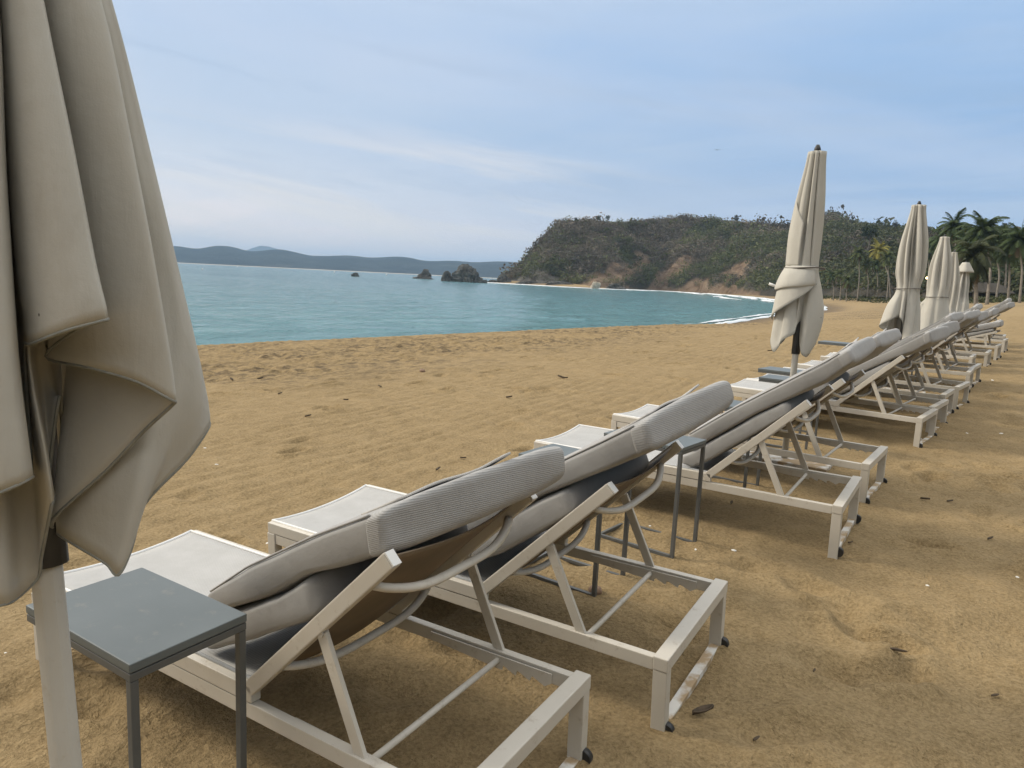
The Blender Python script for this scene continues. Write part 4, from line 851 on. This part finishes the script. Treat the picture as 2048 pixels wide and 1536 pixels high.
def auto_cols(zt, zw, hems, rtop, rmid, rw, rfl, seed, nfold=8, twist=0):
    rg = random.Random(seed); out = []
    for i in range(nfold):
        th = 360 * i / nfold + rg.uniform(-7, 7); hz = hems[i % len(hems)]; k = rg.uniform(.9, 1.12)
        dzm = (zt - zw)
        ridge = [(zt, rtop), (zt - .06, rtop * 1.12), (zt - dzm * .45, rmid * k, twist * .4), (zw + dzm * .22, rmid * 1.10 * k, twist * .7), (zw, rw, twist), (zw - (zw - hz) * .30, rw + (rfl - rw) * .45 * k, twist), (zw - (zw - hz) * .65, rw + (rfl - rw) * .80 * k, twist * 1.1), (hz, rfl * .97 * k, twist * 1.2)]
        r2 = [(z, r * .97, (t[0] if t else 0) + 6) for z, r, *t in ridge]; r1 = [(z, r, (t[0] if t else 0) - 6) for z, r, *t in ridge]
        tv = th + 180 / nfold + rg.uniform(-5, 5); hv = (hz + hems[(i + 1) % len(hems)]) / 2 + rg.uniform(.02, .07)
        val = [(zt, rtop * .8), (zt - .06, rtop * .7), (zt - dzm * .45, rmid * .22, twist * .4), (zw + dzm * .22, rmid * .32, twist * .7), (zw, rw * .70, twist), (zw - (zw - hv) * .35, rw * .80, twist), (zw - (zw - hv) * .75, rw + (rfl - rw) * .25, twist), (hv, rw + (rfl - rw) * .35, twist)]
        out += [(th, r1), (th, r2), (tv, val)]
    return out
# first upright umbrella: folds written out one by one (u right, v toward the camera)
zt2, zw2 = 2.62, 1.675
C2 = [
 (-8, [(2.58, .066), (2.48, .070), (2.2, .092), (1.9, .098), (1.675, .098), (1.5, .135), (1.3, .170), (1.1, .150), (1.03, .115)]),
 (16, [(2.58, .070), (2.48, .074), (2.2, .098), (1.9, .106), (1.675, .104), (1.5, .15), (1.3, .182), (1.1, .150), (1.0, .110)]),
 (40, [(2.58, .062), (2.48, .066), (2.2, .090), (1.9, .100), (1.675, .108), (1.5, .145), (1.3, .160), (1.1, .135), (.97, .105)]),
 (64, [(2.58, .058), (2.48, .060), (2.2, .086), (1.9, .098), (1.675, .110), (1.5, .13), (1.3, .135), (1.1, .11), (1.0, .095)]),
 (70, [(2.58, .026), (2.48, .022), (2.2, .040), (1.9, .070), (1.675, .098), (1.5, .10), (1.3, .08), (1.2, .06), (1.12, .055)]),
 (78, [(2.58, .050), (2.48, .060), (2.2, .080), (1.9, .102), (1.675, .118), (1.5, .10), (1.4, .07), (1.3, .06), (1.25, .05)]),
 (98, [(2.58, .060), (2.48, .068), (2.2, .092), (1.9, .112), (1.675, .124), (1.5, .12), (1.4, .11), (1.3, .11), (1.22, .11)]),
 (104, [(2.58, .030), (2.48, .030), (2.2, .045), (1.9, .075), (1.675, .110), (1.5, .10), (1.4, .10), (1.25, .11), (1.15, .12)]),
 (122, [(2.58, .058), (2.48, .064), (2.2, .098), (1.9, .118), (1.675, .128), (1.5, .13), (1.4, .135), (1.22, .14), (1.12, .15)]),
 (140, [(2.58, .060), (2.48, .068), (2.2, .104), (1.9, .126), (1.675, .134), (1.5, .14), (1.35, .15), (1.2, .155), (1.08, .16)]),
 (146, [(2.58, .036), (2.48, .036), (2.2, .060), (1.9, .095), (1.675, .118), (1.5, .12), (1.35, .13), (1.2, .14), (1.05, .155)]),
 (164, [(2.58, .062), (2.48, .072), (2.2, .112), (1.9, .138), (1.675, .140), (1.5, .15), (1.35, .165), (1.2, .175), (.99, .175)]),
 (178, [(2.58, .064), (2.48, .074), (2.2, .116), (1.9, .142), (1.675, .140), (1.5, .16), (1.35, .18), (1.2, .195), (1.06, .20)]),
 (190, [(2.58, .045), (2.48, .055), (2.2, .075), (1.9, .11), (1.675, .128), (1.5, .13), (1.3, .16), (1.18, .19), (1.12, .195)]),
 (215, [(2.58, .060), (2.48, .065), (2.2, .10), (1.9, .12), (1.675, .12), (1.4, .16), (1.2, .17), (1.05, .15)]),
 (245, [(2.58, .040), (2.48, .040), (2.2, .05), (1.9, .07), (1.675, .11), (1.4, .09), (1.2, .10)]),
 (275, [(2.58, .060), (2.48, .065), (2.2, .10), (1.9, .11), (1.675, .11), (1.4, .16), (1.2, .17), (1.06, .15)]),
 (310, [(2.58, .045), (2.48, .045), (2.2, .06), (1.9, .07), (1.675, .10), (1.4, .08), (1.2, .09)]),
 (335, [(2.58, .060), (2.48, .062), (2.2, .085), (1.9, .09), (1.675, .098), (1.4, .14), (1.2, .15), (1.1, .14)])]
FLAP = [(48, [(1.690, .118), (1.62, .140), (1.555, .150)]), (82, [(1.690, .124), (1.58, .165), (1.475, .176)]), (115, [(1.690, .132), (1.56, .178), (1.395, .198)]), (145, [(1.690, .138), (1.53, .190), (1.325, .212)]), (170, [(1.690, .142), (1.50, .190), (1.275, .218)]), (182, [(1.690, .134), (1.50, .17), (1.25, .205)])]
ROLL = [(58, [(1.684, .126), (1.64, .150), (1.575, .168), (1.545, .160), (1.565, .145)]), (90, [(1.684, .132), (1.63, .165), (1.565, .190), (1.532, .188), (1.55, .170)]), (130, [(1.684, .140), (1.63, .178), (1.555, .205), (1.515, .206), (1.535, .185)]), (165, [(1.684, .146), (1.62, .180), (1.54, .208), (1.495, .214), (1.52, .19)]), (182, [(1.684, .138), (1.62, .165), (1.55, .19), (1.52, .20), (1.535, .18)])]
SASH = [(40, [(2.02, .106), (1.85, .118), (1.68, .112)]), (75, [(1.86, .118), (1.77, .126), (1.68, .120)]), (110, [(2.02, .124), (1.85, .138), (1.68, .130)]), (145, [(2.14, .120), (1.9, .142), (1.68, .140)]), (176, [(2.22, .118), (1.95, .146), (1.68, .146)])]
u2 = closed_umbrella(1.215, 6.03, 2.58, 'first upright closed umbrella beyond the big one, tied at the waist, tallest against the sky', C2, zw2, extra=(FLAP, ROLL, SASH[2:]), strapr=.150, zbot=.98, cleat=(176, .20, 1.52))
def skirt(zt, zw, rt_, rm, rw, lower, tw):
    out = []
    for i, (th, f_, mid, hem) in enumerate(lower):                    # direction, fold depth above the tie, (r, z) half-way down, (r, z) at the hem
        out.append((th, [(zt, rt_ * (.55 + .45 * f_), tw), (zt - .10, rt_ * 1.1 * (.5 + .5 * f_), tw * .9), (zt - (zt - zw) * .45, rm * (.2 + .8 * f_), tw * .5), (zw + (zt - zw) * .22, rm * 1.08 * (.35 + .65 * f_), tw * .2), (zw, rw * (.8 + .2 * f_)), (mid[1], mid[0]), (hem[1], hem[0])]))
    return out
SK3 = [(-5, 1, (.18, 1.30), (.205, 1.03)), (12, .95, (.18, 1.28), (.20, .98)), (26, .25, (.13, 1.28), (.16, .92)), (44, 1, (.155, 1.26), (.155, .86)), (62, .9, (.14, 1.22), (.125, .80)), (78, .2, (.11, 1.2), (.10, .78)), (86, .9, (.10, 1.25), (.07, .90)), (93, .3, (.08, 1.38), (.06, 1.10)), (102, 1, (.155, 1.40), (.165, 1.19)), (112, .9, (.15, 1.40), (.16, 1.22)), (118, .25, (.12, 1.40), (.12, 1.24)),
       (132, 1, (.20, 1.38), (.235, 1.18)), (152, .95, (.225, 1.36), (.28, 1.12)), (168, .3, (.235, 1.36), (.30, 1.08)), (174, 1, (.21, 1.33), (.275, 1.05)), (180, .3, (.15, 1.25), (.20, 1.0)), (188, 1, (.19, 1.15), (.255, .83)), (202, .9, (.18, 1.1), (.22, .78)), (222, .2, (.14, 1.2), (.16, .95)), (245, 1, (.2, 1.2), (.25, .86)), (270, .2, (.13, 1.2), (.14, 1.0)), (295, 1, (.2, 1.2), (.25, .88)), (318, .2, (.13, 1.25), (.15, 1.05)), (340, 1, (.19, 1.25), (.22, .95))]
SK4 = [(-5, 1, (.21, 1.36), (.24, 1.20)), (15, .9, (.23, 1.34), (.27, 1.16)), (35, .3, (.20, 1.30), (.24, 1.02)), (52, 1, (.20, 1.25), (.21, .98)), (75, .9, (.19, 1.22), (.19, .92)), (92, .25, (.17, 1.2), (.17, .88)), (110, 1, (.2, 1.15), (.22, .83)), (132, .9, (.22, 1.1), (.25, .78)), (155, .3, (.23, 1.1), (.27, .73)), (170, 1, (.25, 1.15), (.30, .70)), (178, .3, (.22, 1.25), (.27, .85)), (190, 1, (.27, 1.38), (.33, 1.22)), (215, .3, (.18, 1.2), (.2, 1.0)), (245, 1, (.22, 1.2), (.27, .86)), (280, .2, (.15, 1.2), (.16, 1.0)), (320, 1, (.22, 1.25), (.26, .95))]
closed_umbrella(1.27, 11.0, 2.71, 'second upright closed umbrella, tied with hanging pleats like a skirt', skirt(2.71, 1.60, .085, .165, .140, SK3, 26), 1.60, seed=3, strapr=.16, zbot=.9)
closed_umbrella(1.02, 16.5, 2.70, 'third upright closed umbrella with a loose flap sticking out below its tie', skirt(2.70, 1.52, .085, .19, .185, SK4, 10), 1.52, strapr=.20, cleat=(178, .26, 1.40))
closed_umbrella(1.05, 18.2, 2.50, 'narrow closed umbrella half hidden behind the third upright one', auto_cols(2.50, 1.3, [.9, .8, 1.0, .85], .06, .16, .17, .24, 12, 6, 5), 1.3, tie=False)
closed_umbrella(1.02, 21.4, 2.42, 'farthest closed umbrella with a flared vent cap on top', auto_cols(2.36, 1.4, [.85, .9, .8], .06, .15, .19, .22, 15, 7, 0), 1.4, cap=True, tie=False)
bp = at_depth(1435, 300, 110); bird = empty('bird', tuple(bp), (0, 0, 2.2)); tag(bird, 'tiny dark bird high in the sky left of the first upright umbrella', 'bird')
m = MB(); m.tube([(-.2, 0, 0), (-.1, 0, 0), (.06, 0, .01), (.17, 0, .02), (.23, 0, .01)], [.01, .035, .05, .035, .008], 8); m.build('body', M['dark'], bird, True)
for sg in (-1, 1):
    m = MB(); m.grid([[(.10, sg * .03, .02), (-.06, sg * .03, .02)], [(.12, sg * .22, .10), (-.04, sg * .22, .10)], [(.02, sg * .48, .06), (-.05, sg * .46, .06)]]); m.build('wing', M['dark'], bird, solid=.01)
# ------------------------------------------------------------------ hut, lamp, posts far back
hp = at_depth(1972, 590, 150); hz = float(ground_coarse(hp[:1], hp[1:2])[0][0]); hut = empty('thatched_hut', (hp[0], hp[1], hz), (0, 0, .64)); tag(hut, 'low brown thatched hut in the shade under the tallest palms', 'hut')
m = MB(); m.add([(-4.5, -2.5, 1.9), (4.5, -2.5, 1.9), (4.5, 2.5, 1.9), (-4.5, 2.5, 1.9), (-2.4, 0, 3.9), (2.4, 0, 3.9)], [(0, 1, 5, 4), (1, 2, 5), (2, 3, 4, 5), (3, 0, 4), (3, 2, 1, 0)]); m.build('roof', M['thatch'], hut)
for sx in (-4, -1.3, 1.3, 4):
    for sy in (-2, 2): m = MB(); m.tube([(sx, sy, -.2), (sx, sy, 2.0)], .1, 8); m.build('post', M['wood'], hut)
m = MB(); m.box((-3.9, 1.7, 0), (3.9, 1.8, 1.7)); m.build('back_wall', M['wood'], hut)
ml, nt, b = new_mat('lit_lamp'); b.inputs['Emission Color'].default_value = (1, .78, .4, 1); b.inputs['Emission Strength'].default_value = 6; b.inputs['Base Color'].default_value = (.8, .7, .5, 1)
lpn = at_depth(1854, 556, 150); lz = float(ground_coarse(lpn[:1], lpn[1:2])[0][0]); lm = empty('lamp_post', (lpn[0], lpn[1], lz)); tag(lm, 'small lit lamp glowing yellow among the trees left of the third upright umbrella', 'lamp')
m = MB(); m.tube([(0, 0, -.3), (0, 0, lpn[2] - lz)], .05, 8); m.build('post', M['wood'], lm)
bm = bmesh.new(); bmesh.ops.create_uvsphere(bm, u_segments=12, v_segments=8, radius=.24); me = bpy.data.meshes.new('lamp_globe'); bm.to_mesh(me); bm.free(); me.materials.append(ml); o = bpy.data.objects.new('lamp_globe', me); COL.objects.link(o); o.parent = lm; o.location = (0, 0, lpn[2] - lz)
for q, lab in ((1507, 'left of two tiny white posts on the far beach below the headland'), (1515, 'right of two tiny white posts on the far beach below the headland')):
    p = at_depth(q, 576, 385); z0 = float(ground_coarse(p[:1], p[1:2])[0][0]); m = MB(); m.box((-.3, -.2, 0), (.3, .2, 1.3)); m.box((-.22, -.15, 1.32), (.22, .15, 1.7)); o = m.build('beach_post', M['white'], None, bev=.04); o.location = (p[0], p[1], z0); tag(o, lab, 'post', 'white posts on the far beach')
# ------------------------------------------------------------------ small things lying on the sand
def on_sand(px, py):
    p = on_plane(px, py, (-.0093, -.02186, 1), (1, 3, 0)); return p[0], p[1], gz(p[0], p[1])
def shell(px, py, s, label):
    x, y, z = on_sand(px, py); m = MB(); G = []
    for i in range(6):
        r = math.sin(math.pi / 2 * i / 5); G.append([(math.cos(a) * r * s * (1 + .12 * math.cos(5 * a)), math.sin(a) * r * s * .7, .45 * s * math.cos(math.pi / 2 * i / 5)) for a in np.linspace(0, 2 * math.pi, 13)[:-1]])
    m.grid(G, True); o = m.build('shell', M['shell'], None, True); o.location = (x, y, z - s * .05); o.rotation_euler = (random.uniform(-.3, .3), random.uniform(-.3, .3), random.uniform(0, 6)); tag(o, label, 'shell', 'white bits of shell on the sand')
GEN = 'tiny white shell fragment lying on bare sand'
for px, py, s, lab in [(1468, 1100, .016, 'white shell fragment between the legs of the second and third lounger'), (1985, 760, .03, 'pale shell cluster right of the seventh lounger rear leg'), (1934, 866, .018, GEN), (2002, 865, .02, GEN), (433, 928, .014, GEN), (410, 889, .012, GEN), (558, 1063, .012, GEN), (535, 1085, .011, GEN), (1391, 1104, .010, GEN), (1842, 879, .016, GEN), (845, 727, .035, GEN), (1280, 1148, .008, GEN), (1300, 1056, .012, GEN), (11, 1308, .006, GEN), (575, 905, .018, GEN), (1855, 1170, .009, GEN), (2035, 1150, .010, GEN)]:
    shell(px, py, s, lab)
def litter(px, py, ln, label, twig=False, rot=None):
    x, y, z = on_sand(px, py); a = random.uniform(0, 3.1) if rot is None else rot; m = MB()
    if twig:
        m.tube(catmull([(-ln / 2, 0, .006), (-.1 * ln, .04 * ln, .012), (.2 * ln, -.02 * ln, .01), (ln / 2, .06 * ln, .005)], 12), [.003 + .004 * math.sin(i / 11 * 3.1) for i in range(12)], 6); nm, ct, mt = 'twig', 'twig', 'leaf_litter'
    else:
        G = []
        for i in range(9):
            f_ = i / 8; w = ln * .17 * math.sin(math.pi * (.06 + .88 * f_)); G.append([(ln * (f_ - .5), w * g, .008 + ln * .18 * abs(g) ** 1.5 + ln * .12 * f_ * f_) for g in (-1, -.5, 0, .5, 1)])
        m.grid(G); nm, ct, mt = 'dry_leaf', 'dry leaf', 'leaf_litter'
    o = m.build(nm, M[mt], None, True, solid=0 if twig else .003); o.location = (x, y, z); o.rotation_euler = (0, 0, a); tag(o, label, ct, 'dark scraps of leaf and twig on the sand')
GD = 'small dark scrap of dry leaf on the open sand'
litter(1405, 1430, .085, 'curled dark dry leaf on the sand right of the second lounger rear leg', rot=1.0)
litter(1790, 1314, .09, 'short thin dark twig lying alone on the sand at the right', True, .55)
litter(1463, 1006, .05, 'dark scrap under the rear of the third lounger')
for px, py, ln in [(1514, 1466, .03), (1980, 1080, .05), (1850, 1000, .06), (876, 942, .06), (1018, 795, .08), (692, 792, .08), (616, 828, .07), (1122, 752, .12), (1130, 755, .09), (926, 920, .05), (1250, 880, .07), (1700, 1090, .03), (1900, 1000, .05), (1630, 1330, .02), (1990, 1390, .03), (560, 772, .07), (520, 735, .10), (463, 735, .11), (760, 760, .07), (1540, 700, .1)]:
    litter(px, py, ln, GD)
for px, py, s in [(845, 728, .05), (1190, 1188, .035)]:
    x, y, z = on_sand(px, py); bm = bmesh.new(); bmesh.ops.create_icosphere(bm, subdivisions=3, radius=s)
    for v in bm.verts: v.co = Vector((v.co.x, v.co.y * .8, v.co.z * .7)) * (1 + .2 * mathnoise(v.co.x * 40, v.co.y * 40, 5))
    me = bpy.data.meshes.new('pebble'); bm.to_mesh(me); bm.free(); me.materials.append(M['pebble']); o = bpy.data.objects.new('pebble', me); COL.objects.link(o); o.location = (x, y, z + s * .2); tag(o, 'reddish pebble out on the open beach' if px < 1000 else 'brown pebble at the foot of a thin table leg', 'pebble')
# ------------------------------------------------------------------ haze, sky, sun
bm = bmesh.new(); bmesh.ops.create_cube(bm, size=1); me = bpy.data.meshes.new('haze'); bm.to_mesh(me); bm.free()
hz_m = bpy.data.materials.new('haze'); hz_m.use_nodes = True; nt = hz_m.node_tree; nt.nodes.remove(nt.nodes['Principled BSDF'])
pvn = nt.nodes.new('ShaderNodeVolumePrincipled'); pvn.inputs['Color'].default_value = (.50, .73, 1, 1); pvn.inputs['Density'].default_value = .00014; pvn.inputs['Anisotropy'].default_value = 0; nt.links.new(pvn.outputs[0], nt.nodes['Material Output'].inputs['Volume'])
me.materials.append(hz_m); hz_o = bpy.data.objects.new('haze', me); COL.objects.link(hz_o); hz_o.scale = (13000, 13000, 330); hz_o.location = (-4000, 4000, 150); tag(hz_o, 'thin blue haze over the bay', 'haze', kind='stuff')
SUN_AZ = math.atan2(-.80, -.30); SUN_EL = math.radians(33)               # direction to the sun: over the sea, a little behind
w = bpy.data.worlds.new('World'); S.world = w; w.use_nodes = True; nt = w.node_tree; bg = nt.nodes['Background']
sky = nt.nodes.new('ShaderNodeTexSky'); sky.sky_type = 'NISHITA'; sky.sun_disc = False; sky.sun_elevation = SUN_EL; sky.sun_rotation = SUN_AZ
tc = nt.nodes.new('ShaderNodeTexCoord'); sp = nt.nodes.new('ShaderNodeSeparateXYZ'); nt.links.new(tc.outputs['Generated'], sp.inputs[0])
def math_(op, a, b=None, c=None):
    n = nt.nodes.new('ShaderNodeMath'); n.operation = op
    for i, v in enumerate((a, b, c)):
        if v is None: continue
        if isinstance(v, (int, float)): n.inputs[i].default_value = v
        else: nt.links.new(v, n.inputs[i])
    return n.outputs[0]
def dot_(vec):
    n = nt.nodes.new('ShaderNodeVectorMath'); n.operation = 'DOT_PRODUCT'; nt.links.new(tc.outputs['Generated'], n.inputs[0]); n.inputs[1].default_value = vec; return n.outputs['Value']
elev = math_('MAXIMUM', sp.outputs[2], 0.0)
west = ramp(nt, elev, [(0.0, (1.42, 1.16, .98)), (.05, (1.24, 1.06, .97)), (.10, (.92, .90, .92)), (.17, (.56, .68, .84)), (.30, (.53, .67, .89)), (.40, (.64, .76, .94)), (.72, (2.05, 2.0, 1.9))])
east = ramp(nt, elev, [(0.0, (.27, .46, .74)), (.10, (.27, .46, .76)), (.30, (.36, .56, .86)), (.40, (.48, .66, .90)), (.72, (2.0, 1.96, 1.86))])
az = ramp(nt, math_('ADD', math_('MULTIPLY', dot_((.80, .60, 0)), .5), .5), [(.28, (0, 0, 0)), (.80, (1, 1, 1))])
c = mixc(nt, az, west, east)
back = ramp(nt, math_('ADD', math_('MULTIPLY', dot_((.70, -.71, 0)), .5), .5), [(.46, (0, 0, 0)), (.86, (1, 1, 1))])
lowb = ramp(nt, elev, [(.35, (1, 1, 1)), (.70, (0, 0, 0))]); c = mixc(nt, mixc(nt, 1.0, mixc(nt, .85, (0, 0, 0), back), lowb, 'MULTIPLY'), c, (.24, .22, .20))                                  # unseen low sky inland and behind the camera, darkened to deepen shade
pr = nt.nodes.new('ShaderNodeCombineXYZ'); zz_ = math_('ADD', elev, .10); nt.links.new(math_('DIVIDE', sp.outputs[0], zz_), pr.inputs[0]); nt.links.new(math_('DIVIDE', sp.outputs[1], zz_), pr.inputs[1])
mp = nt.nodes.new('ShaderNodeMapping'); mp.inputs['Rotation'].default_value = (0, 0, .5); mp.inputs['Scale'].default_value = (.42, 1.0, 1); nt.links.new(pr.outputs[0], mp.inputs[0])
cl = ramp(nt, noise(nt, .75, 7, .58, mp.outputs[0], .5), [(.42, (0, 0, 0)), (.70, (1, 1, 1))])
fade = ramp(nt, elev, [(.0, (.35, .35, .35)), (.1, (.55, .55, .55)), (.5, (.5, .5, .5))])
c = mixc(nt, mixc(nt, 1.0, cl, fade, 'MULTIPLY'), c, (.72, .79, .90))
hx = dot_((.80, .60, 0)); tilt = math_('ADD', elev, math_('MULTIPLY', hx, .13))
def streak(sx, sy, off, lo_, hi_):
    cv_ = nt.nodes.new('ShaderNodeCombineXYZ'); nt.links.new(math_('MULTIPLY', hx, sx), cv_.inputs[0]); nt.links.new(math_('MULTIPLY', tilt, sy), cv_.inputs[1]); cv_.inputs[2].default_value = off
    return ramp(nt, noise(nt, 1.0, 6, .56, cv_.outputs[0], .35), [(lo_, (0, 0, 0)), (hi_, (1, 1, 1))])
low = ramp(nt, elev, [(.02, (.5, .5, .5)), (.07, (1, 1, 1)), (.15, (.7, .7, .7)), (.20, (0, 0, 0))])
mid_ = ramp(nt, elev, [(.06, (0, 0, 0)), (.13, (1, 1, 1)), (.24, (.9, .9, .9)), (.34, (.35, .35, .35))])
lw = ramp(nt, hx, [(0, (1, 1, 1)), (.25, (0, 0, 0))])
c = mixc(nt, mixc(nt, 1.0, mixc(nt, 1.0, streak(2.6, 30, 4.2, .47, .68), low, 'MULTIPLY'), lw, 'MULTIPLY'), c, (.95, .90, .87))
c = mixc(nt, mixc(nt, .48, (0, 0, 0), mixc(nt, 1.0, streak(2.2, 21, 9.3, .50, .66), mid_, 'MULTIPLY')), c, (.40, .53, .72))
c = mixc(nt, mixc(nt, .5, (0, 0, 0), mixc(nt, 1.0, streak(1.4, 9, 1.7, .48, .70), mid_, 'MULTIPLY')), c, (.66, .74, .90))
glow = ramp(nt, math_('ADD', math_('MULTIPLY', dot_((-.80, -.60, 0)), .5), .5), [(.72, (0, 0, 0)), (.97, (1, 1, 1))]); c = mixc(nt, glow, c, (1.25, 1.17, 1.08))   # unseen sky off to the left, brightened to light the near canopy
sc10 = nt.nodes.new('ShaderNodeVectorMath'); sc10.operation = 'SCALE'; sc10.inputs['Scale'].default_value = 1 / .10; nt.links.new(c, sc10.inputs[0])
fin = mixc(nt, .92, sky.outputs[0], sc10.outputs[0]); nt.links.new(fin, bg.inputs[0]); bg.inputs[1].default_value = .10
sl = bpy.data.lights.new('sun', 'SUN'); sl.energy = 2.8; sl.angle = math.radians(13); sl.color = (1, .91, .76); so = bpy.data.objects.new('sun', sl); COL.objects.link(so)
dv = Vector((math.sin(SUN_AZ) * math.cos(SUN_EL), math.cos(SUN_AZ) * math.cos(SUN_EL), math.sin(SUN_EL))); so.rotation_euler = (-dv).to_track_quat('-Z', 'Y').to_euler(); so.location = (0, 0, 30)
S.view_settings.view_transform = 'Standard'; S.view_settings.look = 'None'; S.view_settings.gamma = 1; S.view_settings.exposure = 0; S.view_settings.use_curve_mapping = False
S.cycles.use_denoising = True; S.cycles.max_bounces = 6; S.cycles.diffuse_bounces = 2; S.cycles.glossy_bounces = 3; S.cycles.transmission_bounces = 2; S.cycles.volume_bounces = 0; S.cycles.sample_clamp_indirect = 6
S.cycles.volume_step_rate = 4
